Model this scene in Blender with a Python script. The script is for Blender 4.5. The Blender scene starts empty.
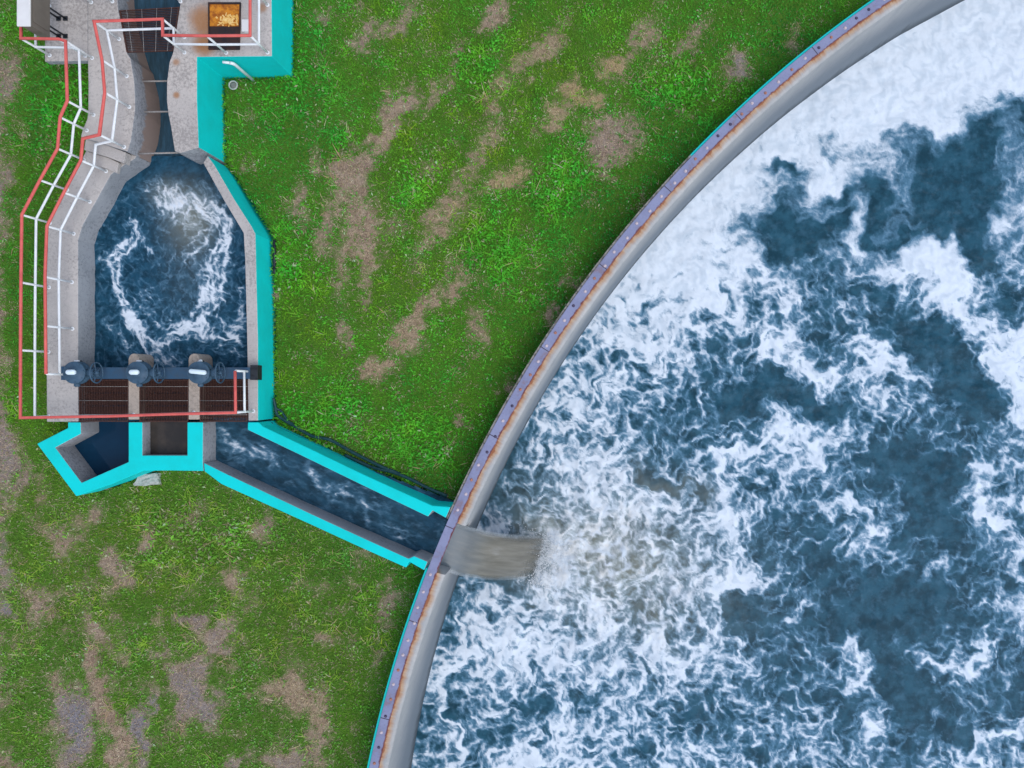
import bpy, bmesh, math, random
import numpy as np
from mathutils import Vector, Matrix

random.seed(7)
rng = np.random.default_rng(11)
S = bpy.context.scene
C = S.collection
CAM_H, FOC, VX, VY = 22.7, 800.0, 605.0, 384.0      # camera height above the grass, focal length in px, nadir
ZN, ZS = 1.42, 1.0                                  # upper deck level, walkway / wall-top level


def W(px, py, z=0.0):
    k = (CAM_H - z) / FOC
    return ((px - VX) * k, -(py - VY) * k)


def W3(px, py, z):
    x, y = W(px, py, z)
    return Vector((x, y, z))


# ------------------------------------------------------------------ objects
def link(o, parent=None):
    C.objects.link(o)
    if parent is not None:
        o.parent = parent
    return o


def tag(o, label=None, cat=None, group=None, kind=None):
    if label: o['label'] = label
    if cat: o['category'] = cat
    if group: o['group'] = group
    if kind: o['kind'] = kind
    return o


def thing(name, label, cat, loc=(0, 0, 0), rz=0.0, group=None):
    o = bpy.data.objects.new(name, None)
    o.empty_display_size = 0.2
    o.location = loc
    o.rotation_euler = (0, 0, rz)
    link(o)
    return tag(o, label, cat, group)


def obj(name, bm, mats, parent=None, smooth=False, bevel=0.0, bseg=2):
    me = bpy.data.meshes.new(name)
    bmesh.ops.recalc_face_normals(bm, faces=bm.faces[:])
    bm.to_mesh(me)
    bm.free()
    if not isinstance(mats, (list, tuple)): mats = [mats]
    for m in mats: me.materials.append(m)
    if smooth:
        for p in me.polygons: p.use_smooth = True
    o = bpy.data.objects.new(name, me)
    link(o, parent)
    if bevel:
        b = o.modifiers.new('bevel', 'BEVEL')
        b.width = bevel; b.segments = bseg; b.limit_method = 'ANGLE'; b.angle_limit = math.radians(35)
    return o


# ------------------------------------------------------------------ mesh helpers
def add_box(bm, lo, hi, rz=0.0, about=None, mat=0):
    vs = []
    for z in (lo[2], hi[2]):
        for x, y in ((lo[0], lo[1]), (hi[0], lo[1]), (hi[0], hi[1]), (lo[0], hi[1])):
            p = Vector((x, y, z))
            if rz:
                a = Vector(about) if about else Vector(((lo[0]+hi[0])/2, (lo[1]+hi[1])/2, 0))
                d = p - a
                c, s = math.cos(rz), math.sin(rz)
                p = Vector((a.x + d.x*c - d.y*s, a.y + d.x*s + d.y*c, p.z))
            vs.append(bm.verts.new(p))
    for f in ((3, 2, 1, 0), (4, 5, 6, 7), (0, 1, 5, 4), (1, 2, 6, 5), (2, 3, 7, 6), (3, 0, 4, 7)):
        bm.faces.new([vs[i] for i in f]).material_index = mat
    return vs


def add_prism(bm, pts, z0, z1, top=0, side=0, sides=None):
    """pts: world xy outline; sides: {edge index: material index}"""
    lo = [bm.verts.new((x, y, z0)) for x, y in pts]
    hi = [bm.verts.new((x, y, z1)) for x, y in pts]
    bm.faces.new(hi).material_index = top
    bm.faces.new(lo[::-1]).material_index = side
    n = len(pts)
    for i in range(n):
        f = bm.faces.new((lo[i], lo[(i+1) % n], hi[(i+1) % n], hi[i]))
        f.material_index = (sides or {}).get(i, side)


def add_tube(bm, pts, r, n=8, mat=0, closed=False):
    pts = [Vector(p) for p in pts]
    rs = r if isinstance(r, (list, tuple)) else [r]*len(pts)
    rings = []
    m = len(pts)
    for i, p in enumerate(pts):
        a = pts[i-1] if (i > 0 or closed) else None
        b = pts[(i+1) % m] if (i < m-1 or closed) else None
        d1 = (p-a).normalized() if a is not None else None
        d2 = (b-p).normalized() if b is not None else None
        d = d1 if d2 is None else d2 if d1 is None else (d1+d2)
        if d.length < 1e-6: d = d2
        d = d.normalized()
        k = 1.0
        if d1 is not None and d2 is not None:
            k = 1.0/max(0.45, d.dot(d2))
        ref = Vector((0, 0, 1)) if abs(d.z) < 0.9 else Vector((1, 0, 0))
        u = d.cross(ref).normalized(); v = u.cross(d).normalized()
        rings.append([bm.verts.new(p + (u*math.cos(t)*k + v*math.sin(t))*rs[i]) for t in [2*math.pi*j/n for j in range(n)]])
    for i in range(m if closed else m-1):
        A, B = rings[i], rings[(i+1) % m]
        for j in range(n):
            f = bm.faces.new((A[j], A[(j+1) % n], B[(j+1) % n], B[j])); f.material_index = mat; f.smooth = True
    if not closed:
        bm.faces.new(rings[0][::-1]).material_index = mat
        bm.faces.new(rings[-1]).material_index = mat


def add_lathe(bm, prof, n=24, mat=0, M=None):
    """prof: (r, z) from bottom to top, closed with caps"""
    M = M or Matrix.Identity(4)
    rings = [[bm.verts.new(M @ Vector((r*math.cos(2*math.pi*j/n), r*math.sin(2*math.pi*j/n), z))) for j in range(n)] for r, z in prof]
    for A, B in zip(rings, rings[1:]):
        for j in range(n):
            f = bm.faces.new((A[j], A[(j+1) % n], B[(j+1) % n], B[j])); f.material_index = mat; f.smooth = True
    bm.faces.new(rings[0][::-1]).material_index = mat
    bm.faces.new(rings[-1]).material_index = mat


def roundish(pts, k=3):
    return pts


# ------------------------------------------------------------------ numpy noise
_perm = rng.permutation(4096)


def _h(ix, iy, seed):
    return _perm[(_perm[(ix + seed*131) & 4095] + iy) & 4095]


def perlin(x, y, seed=0):
    ix = np.floor(x).astype(np.int64); iy = np.floor(y).astype(np.int64)
    fx = x-ix; fy = y-iy
    u = fx*fx*fx*(fx*(fx*6-15)+10); v = fy*fy*fy*(fy*(fy*6-15)+10)

    def g(a, b):
        t = _h(ix+a, iy+b, seed)*(2*math.pi/4096.0)
        return np.cos(t)*(fx-a) + np.sin(t)*(fy-b)
    n0 = g(0, 0)*(1-u)+g(1, 0)*u
    n1 = g(0, 1)*(1-u)+g(1, 1)*u
    return (n0*(1-v)+n1*v)*1.5


def fbm(x, y, oct=4, seed=0, gain=0.5):
    s = 0; a = 1; t = 0
    for i in range(oct):
        s = s + a*perlin(x*2**i, y*2**i, seed+i*7); t += a; a *= gain
    return s/t


def sstep(a, b, x):
    t = np.clip((x-a)/(b-a), 0, 1)
    return t*t*(3-2*t)


def in_poly(X, Y, poly):
    ins = np.zeros(X.shape, bool)
    n = len(poly)
    for i in range(n):
        x1, y1 = poly[i]; x2, y2 = poly[(i+1) % n]
        c = ((y1 > Y) != (y2 > Y)) & (X < (x2-x1)*(Y-y1)/((y2-y1) or 1e-9)+x1)
        ins ^= c
    return ins


def blob(PX, PY, bl):
    """soft ellipse field in photo-pixel units on the ground"""
    x, y, rx, ry, rot = bl[:5]
    a = math.radians(rot); c, s = math.cos(a), math.sin(a)
    dx, dy = PX-x, PY-y
    u = (dx*c+dy*s)/rx; v = (-dx*s+dy*c)/ry
    return np.exp(-(u*u+v*v)**1.05)


def seg_dist(PX, PY, pts):
    d = np.full(PX.shape, 1e9)
    for (x1, y1), (x2, y2) in zip(pts, pts[1:]):
        vx, vy = x2-x1, y2-y1
        t = np.clip(((PX-x1)*vx+(PY-y1)*vy)/(vx*vx+vy*vy), 0, 1)
        d = np.minimum(d, np.hypot(PX-x1-t*vx, PY-y1-t*vy))
    return d


# ------------------------------------------------------------------ materials
class NT:
    def __init__(s, name):
        s.m = bpy.data.materials.new(name); s.m.use_nodes = True
        s.t = s.m.node_tree; s.n = s.t.nodes; s.l = s.t.links
        s.b = s.n['Principled BSDF']

    def node(s, typ, **kw):
        n = s.n.new(typ)
        for k, v in kw.items():
            if k.startswith('i_'):
                n.inputs[k[2:].replace('_', ' ')].default_value = v
            else:
                setattr(n, k, v)
        return n

    def link(s, a, b): s.l.new(a, b)

    def pos(s):
        return s.node('ShaderNodeNewGeometry').outputs['Position']

    def attr(s, name, out='Fac'):
        return s.node('ShaderNodeAttribute', attribute_name=name).outputs[out]

    def noise(s, co, scale, detail=4, rough=0.55, dist=0.0, out='Fac'):
        n = s.node('ShaderNodeTexNoise'); s.link(co, n.inputs['Vector'])
        n.inputs['Scale'].default_value = scale; n.inputs['Detail'].default_value = detail
        n.inputs['Roughness'].default_value = rough; n.inputs['Distortion'].default_value = dist
        return n.outputs[out]

    def voro(s, co, scale, feature='DISTANCE_TO_EDGE', out='Distance'):
        n = s.node('ShaderNodeTexVoronoi'); n.feature = feature
        s.link(co, n.inputs['Vector']); n.inputs['Scale'].default_value = scale
        return n.outputs[out]

    def math(s, op, a, b=None, c=None):
        n = s.node('ShaderNodeMath', operation=op)
        for i, v in enumerate((a, b, c)):
            if v is None: continue
            if isinstance(v, (int, float)): n.inputs[i].default_value = v
            else: s.link(v, n.inputs[i])
        return n.outputs[0]

    def vmath(s, op, a, b=None, scale=None):
        n = s.node('ShaderNodeVectorMath', operation=op)
        for i, v in enumerate((a, b)):
            if v is None: continue
            if isinstance(v, tuple): n.inputs[i].default_value = v
            else: s.link(v, n.inputs[i])
        if scale is not None: n.inputs['Scale'].default_value = scale
        return n.outputs['Value'] if op in ('LENGTH', 'DISTANCE', 'DOT_PRODUCT') else n.outputs[0]

    def step(s, v, a, b, lo=0.0, hi=1.0):
        n = s.node('ShaderNodeMapRange', interpolation_type='SMOOTHSTEP')
        s.link(v, n.inputs['Value'])
        for k, x in (('From Min', a), ('From Max', b), ('To Min', lo), ('To Max', hi)):
            if isinstance(x, (int, float)): n.inputs[k].default_value = x
            else: s.link(x, n.inputs[k])
        return n.outputs['Result']

    def mix(s, f, a, b, mode='MIX'):
        n = s.node('ShaderNodeMix', data_type='RGBA', blend_type=mode)
        if isinstance(f, (int, float)): n.inputs[0].default_value = f
        else: s.link(f, n.inputs[0])
        for i, v in ((6, a), (7, b)):
            if isinstance(v, tuple): n.inputs[i].default_value = (*v, 1)
            else: s.link(v, n.inputs[i])
        return n.outputs[2]

    def color(s, c, rough=0.7, spec=None):
        if isinstance(c, tuple): s.b.inputs['Base Color'].default_value = (*c, 1)
        else: s.link(c, s.b.inputs['Base Color'])
        if isinstance(rough, (int, float)): s.b.inputs['Roughness'].default_value = rough
        else: s.link(rough, s.b.inputs['Roughness'])
        if spec is not None: s.b.inputs['Specular IOR Level'].default_value = spec

    def bump(s, h, dist=0.01, strength=1.0):
        n = s.node('ShaderNodeBump'); n.inputs['Distance'].default_value = dist; n.inputs['Strength'].default_value = strength
        s.link(h, n.inputs['Height']); s.link(n.outputs[0], s.b.inputs['Normal'])


def mat_concrete(name, base, dark, stain=(0.30, 0.13, 0.05), rust=0.0, wet=False, spots=()):
    t = NT(name); p = t.pos()
    big = t.noise(p, 0.9, 5, 0.6); fine = t.noise(p, 14, 5, 0.7); grit = t.noise(p, 70, 2, 0.6)
    c = t.mix(t.step(big, 0.3, 0.7), dark, base)
    c = t.mix(t.step(fine, 0.46, 0.78, 0.0, 0.42), c, tuple(0.62*v for v in dark))
    c = t.mix(t.step(grit, 0.35, 0.75, 0.0, 0.4), c, tuple(min(1, 1.35*v) for v in base))
    cr = t.voro(t.vmath('ADD', p, t.vmath('SCALE', t.noise(p, 2.5, 3, out='Color'), scale=0.8)), 0.55)
    c = t.mix(t.step(cr, 0.0, 0.010, 0.28, 0.0), c, tuple(0.4*v for v in dark))
    dirt = t.noise(p, 0.35, 4, 0.7)
    c = t.mix(t.step(t.math('MULTIPLY', dirt, fine), 0.24, 0.36, 0.0, 0.55), c, tuple(0.55*v for v in dark))
    if rust:
        r = t.noise(p, 2.3, 5, 0.7)
        c = t.mix(t.step(r, 0.62, 0.82, 0.0, rust), c, stain)
    for (x, y, r, k) in spots:
        d = t.vmath('DISTANCE', p, (x, y, ZN))
        d = t.math('ADD', d, t.math('MULTIPLY', t.math('SUBTRACT', big, 0.5), 0.9*r))
        d = t.math('ADD', d, t.math('MULTIPLY', t.math('SUBTRACT', fine, 0.5), 0.6*r))
        c = t.mix(t.step(d, r, 0.25*r, 0.0, k), c, (0.34, 0.15, 0.05))
    if wet:      # algae and iron staining up to the splash line
        z = t.node('ShaderNodeSeparateXYZ'); t.link(p, z.inputs[0])
        streak = t.node('ShaderNodeMapping'); streak.inputs['Scale'].default_value = (6, 6, 0.5); t.link(p, streak.inputs['Vector'])
        st = t.noise(streak.outputs[0], 1.0, 4, 0.6)
        lvl = t.math('ADD', z.outputs['Z'], t.math('MULTIPLY', t.math('SUBTRACT', st, 0.5), 0.5))
        c = t.mix(t.step(lvl, 0.98, 0.86, 0.0, 0.9), c, wet)
    t.color(c, 0.88, 0.3)
    t.bump(t.math('ADD', fine, t.math('MULTIPLY', grit, 0.5)), 0.006, 0.6)
    return t.m


def mat_paint(name, col, col2, rough=0.5, dirt=0.25, scale=2.0):
    t = NT(name); p = t.pos()
    n = t.noise(p, scale, 5, 0.65); f = t.noise(p, 25, 3, 0.6)
    c = t.mix(t.step(n, 0.35, 0.7), col, col2)
    c = t.mix(t.step(f, 0.58, 0.8, 0.0, dirt), c, tuple(0.55*v+0.02 for v in col2))
    t.color(c, rough, 0.2)
    t.bump(f, 0.003, 0.5)
    return t.m


def mat_rust(name, a, b, scale=12, rough=0.85):
    t = NT(name); p = t.pos()
    c = t.mix(t.step(t.noise(p, scale, 6, 0.7), 0.38, 0.64), a, b)
    t.color(c, rough, 0.3)
    t.bump(t.noise(p, scale*3, 3), 0.003, 0.6)
    return t.m


M = {}
M['deck'] = mat_concrete('deck_concrete', (0.50, 0.455, 0.415), (0.385, 0.35, 0.325), rust=0.3,
                         spots=[(*W(203, 22, ZN), 0.55, 0.85), (*W(203, 46, ZN), 0.45, 0.9), (*W(176, 62, ZN), 0.16, 0.7),
                                (*W(176.5, 95, ZN), 0.13, 0.8), (*W(262, 8, ZN), 0.2, 0.7)])
M['walk'] = mat_concrete('walkway_concrete', (0.47, 0.435, 0.405), (0.36, 0.335, 0.315), rust=0.15)
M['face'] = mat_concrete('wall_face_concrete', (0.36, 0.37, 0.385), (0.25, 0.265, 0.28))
M['flume'] = mat_concrete('stained_flume_concrete', (0.40, 0.40, 0.41), (0.28, 0.29, 0.31), wet=(0.31, 0.225, 0.185))
M['wood'] = mat_concrete('wet_dark_concrete', (0.22, 0.20, 0.19), (0.12, 0.11, 0.11))
M['tan'] = mat_concrete('tan_pier_concrete', (0.46, 0.38, 0.31), (0.38, 0.32, 0.27))
M['teal'] = mat_paint('turquoise_paint', (0.001, 0.63, 0.62), (0.003, 0.56, 0.535), 0.75, 0.22, 1.3)
M['red'] = mat_paint('red_railing_paint', (0.68, 0.135, 0.115), (0.58, 0.10, 0.09), 0.45, 0.4, 5)
M['white'] = mat_paint('white_railing_paint', (0.80, 0.82, 0.83), (0.70, 0.72, 0.73), 0.45, 0.15, 5)
M['navy'] = mat_paint('blue_grey_machine_paint', (0.055, 0.105, 0.16), (0.040, 0.08, 0.125), 0.45, 0.3, 5)
M['bluebeam'] = mat_paint('blue_beam_paint', (0.035, 0.085, 0.15), (0.045, 0.075, 0.11), 0.5, 0.5, 3)
M['cap'] = mat_paint('pale_cover_plastic', (0.72, 0.82, 0.88), (0.66, 0.76, 0.83), 0.35, 0.05)
M['rustbar'] = mat_rust('rusty_grating', (0.085, 0.036, 0.026), (0.045, 0.022, 0.020), 20)
M['galv'] = mat_rust('galvanised_bar', (0.34, 0.32, 0.30), (0.22, 0.20, 0.19), 15, 0.55)
M['orange'] = mat_rust('orange_rust', (0.62, 0.23, 0.02), (0.30, 0.085, 0.012), 6)
M['yellow'] = mat_rust('pale_yellow_scale', (0.85, 0.60, 0.24), (0.70, 0.36, 0.06), 14)
M['darkplate'] = mat_rust('dark_steel_plate', (0.022, 0.016, 0.018), (0.05, 0.022, 0.016), 4, 0.6)
M['black'] = mat_rust('black_rubber', (0.012, 0.014, 0.018), (0.025, 0.03, 0.036), 8, 0.5)
M['hose'] = mat_rust('dark_green_hose', (0.008, 0.045, 0.055), (0.02, 0.07, 0.075), 8, 0.5)
M['cabwhite'] = mat_paint('cabinet_white_paint', (0.74, 0.72, 0.70), (0.66, 0.64, 0.62), 0.5, 0.1)
M['cabbrown'] = mat_paint('cabinet_brown_paint', (0.17, 0.145, 0.12), (0.14, 0.12, 0.10), 0.5, 0.2)
M['stone'] = mat_concrete('pale_block_concrete', (0.44, 0.43, 0.40), (0.34, 0.33, 0.31))


def mat_plate():
    t = NT('lavender_steel_plate'); p = t.pos()
    n = t.noise(p, 1.2, 5, 0.6); f = t.noise(p, 22, 4, 0.65)
    c = t.mix(t.step(n, 0.35, 0.68), (0.245, 0.26, 0.40), (0.195, 0.21, 0.33))
    c = t.mix(t.step(f, 0.50, 0.72, 0.0, 0.5), c, (0.17, 0.15, 0.25))
    jt_ = t.math('ABSOLUTE', t.math('SUBTRACT', t.math('FRACT', t.math('DIVIDE', t.attr('arc'), 2.75)), 0.5))
    c = t.mix(t.step(jt_, 0.006, 0.003), c, (0.05, 0.04, 0.06))
    c = t.mix(t.step(t.math('MULTIPLY', t.noise(p, 3.5, 5, 0.75), n), 0.29, 0.40, 0.0, 0.6), c, (0.22, 0.13, 0.13))
    r = t.attr('rustedge')
    r = t.math('ADD', r, t.math('MULTIPLY', t.math('SUBTRACT', t.noise(p, 4, 4, 0.7), 0.5), 0.9))
    c = t.mix(t.step(r, 0.72, 1.0), c, (0.13, 0.035, 0.04))
    t.color(c, 0.6, 0.4); t.bump(f, 0.003, 0.5)
    return t.m


def mat_tank():
    """tank concrete: iron staining bleeding from the plate edge onto the ledge (attribute 'u' = metres in from the plate)"""
    t = NT('tank_concrete'); p = t.pos()
    u = t.attr('u'); a = t.attr('arc')
    big = t.noise(p, 0.7, 5, 0.6); fine = t.noise(p, 12, 5, 0.7)
    co = t.node('ShaderNodeCombineXYZ'); t.link(a, co.inputs[0])
    al = t.noise(co.outputs[0], 1.1, 5, 0.7); al2 = t.noise(co.outputs[0], 5.0, 4, 0.7)
    c = t.mix(t.step(big, 0.3, 0.7), (0.40, 0.395, 0.385), (0.50, 0.485, 0.465))
    c = t.mix(t.step(fine, 0.45, 0.75, 0, 0.4), c, (0.29, 0.29, 0.29))
    # vertical run-off streaks and grime on the inner face, plus painted-in shade
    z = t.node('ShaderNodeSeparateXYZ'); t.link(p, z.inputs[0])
    co2 = t.node('ShaderNodeCombineXYZ'); t.link(a, co2.inputs[0]); t.link(t.math('MULTIPLY', z.outputs['Z'], 0.12), co2.inputs[1])
    run = t.noise(co2.outputs[0], 3.0, 5, 0.7)
    c = t.mix(t.step(run, 0.42, 0.66, 0.0, 0.35), c, (0.27, 0.29, 0.31))
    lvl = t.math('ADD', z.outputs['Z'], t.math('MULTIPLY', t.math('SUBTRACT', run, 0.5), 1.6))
    c = t.mix(t.step(lvl, 0.9, -1.8, 0.15, 0.85), c, (0.135, 0.165, 0.195))  # wall shade deepening towards the water, put into the colour with wet staining
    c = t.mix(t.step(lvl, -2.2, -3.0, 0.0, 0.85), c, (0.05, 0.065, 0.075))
    # rust
    w = t.math('ADD', t.math('MULTIPLY', t.math('SUBTRACT', al, 0.5), 0.42), t.math('MULTIPLY', t.math('SUBTRACT', al2, 0.5), 0.10))
    uu = t.math('SUBTRACT', u, w)
    uu = t.math('ADD', uu, t.math('MULTIPLY', t.math('SUBTRACT', fine, 0.5), 0.08))
    c = t.mix(t.step(uu, 0.19, 0.03, 0.0, 0.8), c, t.mix(t.step(al2, 0.4, 0.6), (0.50, 0.30, 0.15), (0.40, 0.19, 0.075)))
    c = t.mix(t.step(uu, 0.05, 0.0, 0.0, 0.85), c, (0.26, 0.085, 0.035))
    t.color(c, 0.85, 0.3); t.bump(fine, 0.006, 0.5)
    return t.m


M['plate'] = mat_plate()
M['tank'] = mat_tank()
M['bolt_pale'] = mat_rust('pale_bolt', (0.62, 0.52, 0.54), (0.50, 0.40, 0.42), 30, 0.5)
M['bolt_rust'] = mat_rust('rusty_bolt', (0.45, 0.22, 0.16), (0.30, 0.12, 0.09), 30, 0.7)
M['bolt_dark'] = mat_rust('dark_bolt', (0.05, 0.045, 0.09), (0.09, 0.07, 0.12), 30, 0.6)


def mat_water(name, deep, film, ramp, lace_scale=1.0, bump=0.03, foamc=(0.71, 0.78, 0.85), rough=0.12):
    """attributes: foam (0..1 cover), turbid, soft; flow_co = coordinates that follow the current"""
    t = NT(name)
    co = t.attr('flow_co', 'Vector')
    foam = t.attr('foam'); turb = t.attr('turbid')
    L = lace_scale
    n_mid = t.noise(co, 3.4*L, 4, 0.55)
    n_fine = t.noise(co, 16.0*L, 4, 0.65)
    tone = t.attr('tone')
    v = t.math('ADD', foam, t.math('MULTIPLY', t.math('SUBTRACT', n_fine, 0.5), 0.30))
    thin = t.step(v, ramp[0], ramp[1])
    thick = t.step(v, ramp[2], ramp[3])
    deepc = t.mix(t.step(t.noise(co, 1.6*L, 5, 0.65), 0.35, 0.65), tuple(0.75*x for x in deep), tuple(1.5*x for x in deep))
    deepc = t.mix(t.step(n_mid, 0.5, 0.70, 0.0, 0.16), deepc, film)
    deepc = t.mix(t.math('MULTIPLY', turb, 0.9), deepc, (0.20, 0.21, 0.175))
    filmc = t.mix(t.math('MULTIPLY', turb, 0.8), film, (0.40, 0.42, 0.385))
    fm = t.mix(t.math('MULTIPLY', turb, t.step(n_mid, 0.35, 0.7, 0.75, 0.1)), foamc, (0.62, 0.59, 0.52))
    fm = t.mix(t.step(tone, 0.22, -0.38, 0.0, 0.62), fm, tuple(0.62*x+0.34*y for x, y in zip(foamc, film)))
    c = t.mix(t.math('MULTIPLY', thin, 0.85), deepc, filmc)
    c = t.mix(thick, c, fm)
    t.color(c, t.math('ADD', t.math('MULTIPLY', thin, 0.5), rough), 0.06)
    t.b.inputs['IOR'].default_value = 1.38
    h = t.math('ADD', t.math('MULTIPLY', n_mid, 0.55), t.math('MULTIPLY', n_fine, 0.2))
    h = t.math('ADD', h, t.math('MULTIPLY', thick, 0.6))
    t.bump(h, bump, 0.8)
    return t.m


M['water'] = mat_water('tank_water', (0.019, 0.066, 0.098), (0.12, 0.255, 0.375), (0.04, 0.56, 0.36, 0.92), 1.0, 0.022)
M['basinwater'] = mat_water('basin_water', (0.012, 0.050, 0.085), (0.085, 0.20, 0.305), (0.05, 0.62, 0.42, 1.0), 1.7, 0.02)


def mat_still(name, a, b, rough=0.03):
    t = NT(name); p = t.pos()
    c = t.mix(t.step(t.noise(p, 1.1, 4, 0.6), 0.35, 0.65), a, b)
    t.color(c, rough, 0.5); t.b.inputs['IOR'].default_value = 1.36
    t.bump(t.noise(p, 5, 2), 0.004, 0.3)
    return t.m


M['bluewater'] = mat_still('still_blue_water', (0.003, 0.026, 0.060), (0.004, 0.034, 0.074))
M['brownwater'] = mat_still('murky_brown_water', (0.075, 0.06, 0.048), (0.035, 0.032, 0.03), 0.15)


def mat_jet():
    t = NT('falling_brown_water'); co = t.attr('flow_co', 'Vector')
    mp = t.node('ShaderNodeMapping'); mp.inputs['Scale'].default_value = (1.6, 5.0, 1.0); t.link(co, mp.inputs['Vector'])
    n = t.noise(mp.outputs[0], 1.6, 5, 0.65, 0.4); n2 = t.noise(co, 2.2, 4, 0.6)
    c = t.mix(t.step(n, 0.35, 0.66), (0.165, 0.155, 0.125), (0.235, 0.22, 0.18))
    s = t.node('ShaderNodeSeparateXYZ'); t.link(co, s.inputs[0])
    # clear blue-grey film where the sheet leaves the weir and along its thin edges
    c = t.mix(t.step(t.math('ADD', s.outputs[0], t.math('MULTIPLY', n2, 0.35)), 0.70, 0.15, 0.0, 0.9), c, (0.10, 0.145, 0.185))
    e = t.math('ABSOLUTE', t.math('SUBTRACT', s.outputs[1], 0.5))
    c = t.mix(t.step(t.math('ADD', e, t.math('MULTIPLY', t.math('SUBTRACT', n, 0.5), 0.2)), 0.40, 0.50, 0.0, 0.7), c, (0.42, 0.47, 0.50))
    c = t.mix(t.step(t.math('MULTIPLY', n, n2), 0.30, 0.42, 0.0, 0.35), c, (0.45, 0.46, 0.46))
    t.color(c, 0.25, 0.35); t.bump(n, 0.02, 0.6)
    tr = t.node('ShaderNodeBsdfTransparent'); mx = t.node('ShaderNodeMixShader')
    e2 = t.math('ADD', e, t.math('MULTIPLY', t.math('SUBTRACT', n2, 0.5), 0.25))
    fade = t.step(t.math('ADD', s.outputs[0], t.math('MULTIPLY', t.math('SUBTRACT', n, 0.5), 0.45)), 0.74, 1.0, 0.0, 0.9)
    t.link(t.math('MAXIMUM', t.step(e2, 0.36, 0.52, 0.14, 0.85), fade), mx.inputs[0])
    t.link(t.b.outputs[0], mx.inputs[1]); t.link(tr.outputs[0], mx.inputs[2]); t.link(mx.outputs[0], t.n['Material Output'].inputs['Surface'])
    return t.m


M['jet'] = mat_jet()


def mat_ground():
    t = NT('soil_and_turf'); p = t.pos()
    g = t.attr('cover'); grav = t.attr('gravel'); straw = t.attr('straw')
    n = t.noise(p, 3.0, 6, 0.7); f = t.noise(p, 28, 5, 0.75); ff = t.noise(p, 90, 3, 0.7)
    soil = t.mix(t.step(n, 0.35, 0.66), (0.30, 0.20, 0.135), (0.48, 0.36, 0.255))
    soil = t.mix(t.step(f, 0.45, 0.7), soil, (0.10, 0.065, 0.045))
    soil = t.mix(t.step(ff, 0.55, 0.75, 0, 0.7), soil, (0.40, 0.32, 0.24))
    gv = t.mix(t.step(ff, 0.4, 0.65), (0.13, 0.125, 0.14), (0.34, 0.32, 0.35))
    gv = t.mix(t.step(f, 0.5, 0.7, 0, 0.6), gv, (0.17, 0.13, 0.11))
    c = t.mix(grav, soil, gv)
    c = t.mix(straw, c, t.mix(t.step(f, 0.4, 0.65), (0.46, 0.36, 0.17), (0.30, 0.21, 0.10)))
    turf = t.mix(t.step(f, 0.38, 0.66), (0.055, 0.14, 0.014), (0.11, 0.22, 0.026))
    k = t.math('ADD', g, t.math('MULTIPLY', t.math('SUBTRACT', f, 0.5), 0.8))
    k = t.math('ADD', k, t.math('MULTIPLY', t.math('SUBTRACT', n, 0.5), 0.5))
    c = t.mix(t.step(k, 0.20, 0.80), c, turf)
    t.color(c, 0.95, 0.15)
    t.bump(t.math('ADD', f, t.math('MULTIPLY', ff, 0.5)), 0.03, 0.8)
    return t.m


M['ground'] = mat_ground()


def mat_blade():
    t = NT('grass_blade')
    t.color(t.attr('col', 'Color'), 0.6, 0.25)
    t.b.inputs['Subsurface Weight'].default_value = 0.0
    # thin leaves let some light through
    tr = t.node('ShaderNodeBsdfTranslucent'); t.link(t.attr('col', 'Color'), tr.inputs['Color'])
    mx = t.node('ShaderNodeMixShader'); mx.inputs[0].default_value = 0.35
    out = t.n['Material Output']
    t.link(t.b.outputs[0], mx.inputs[1]); t.link(tr.outputs[0], mx.inputs[2]); t.link(mx.outputs[0], out.inputs['Surface'])
    return t.m


M['blade'] = mat_blade()

# ------------------------------------------------------------------ tank geometry
KS = (CAM_H-ZS)/FOC
TC = Vector(((1586.36-VX)*KS, -(1019.37-VY)*KS, 0))
TR = 1242.7*KS                       # outer edge of the steel plate
PLATE_W, LEDGE_W, EDGE_W = 0.255, 0.23, 0.075
R_IN = TR-PLATE_W-LEDGE_W            # inner face
TANK_WATER = -3.1


def ang(px, py):
    x, y = W(px, py, ZS)
    return math.atan2(y-TC.y, x-TC.x)


A_LO, A_HI = ang(870, -30), ang(345, 800)              # fine sector, in view
if A_HI < A_LO: A_HI += 2*math.pi
N_A, N_B = ang(447.0, 519.0), ang(429.0, 569.5)         # the notch the channel pours through
for_all = []
NOTCH_A = N_A % (2*math.pi); NOTCH_B = N_B % (2*math.pi)
A_LO %= 2*math.pi; A_HI %= 2*math.pi


def ring_angles(fine_step):
    fine = list(np.arange(A_LO-0.06, A_HI+0.10, fine_step))
    rest = list(np.linspace(A_HI+0.10, A_LO-0.06+2*math.pi, 60)[:-1])
    return fine, rest


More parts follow.
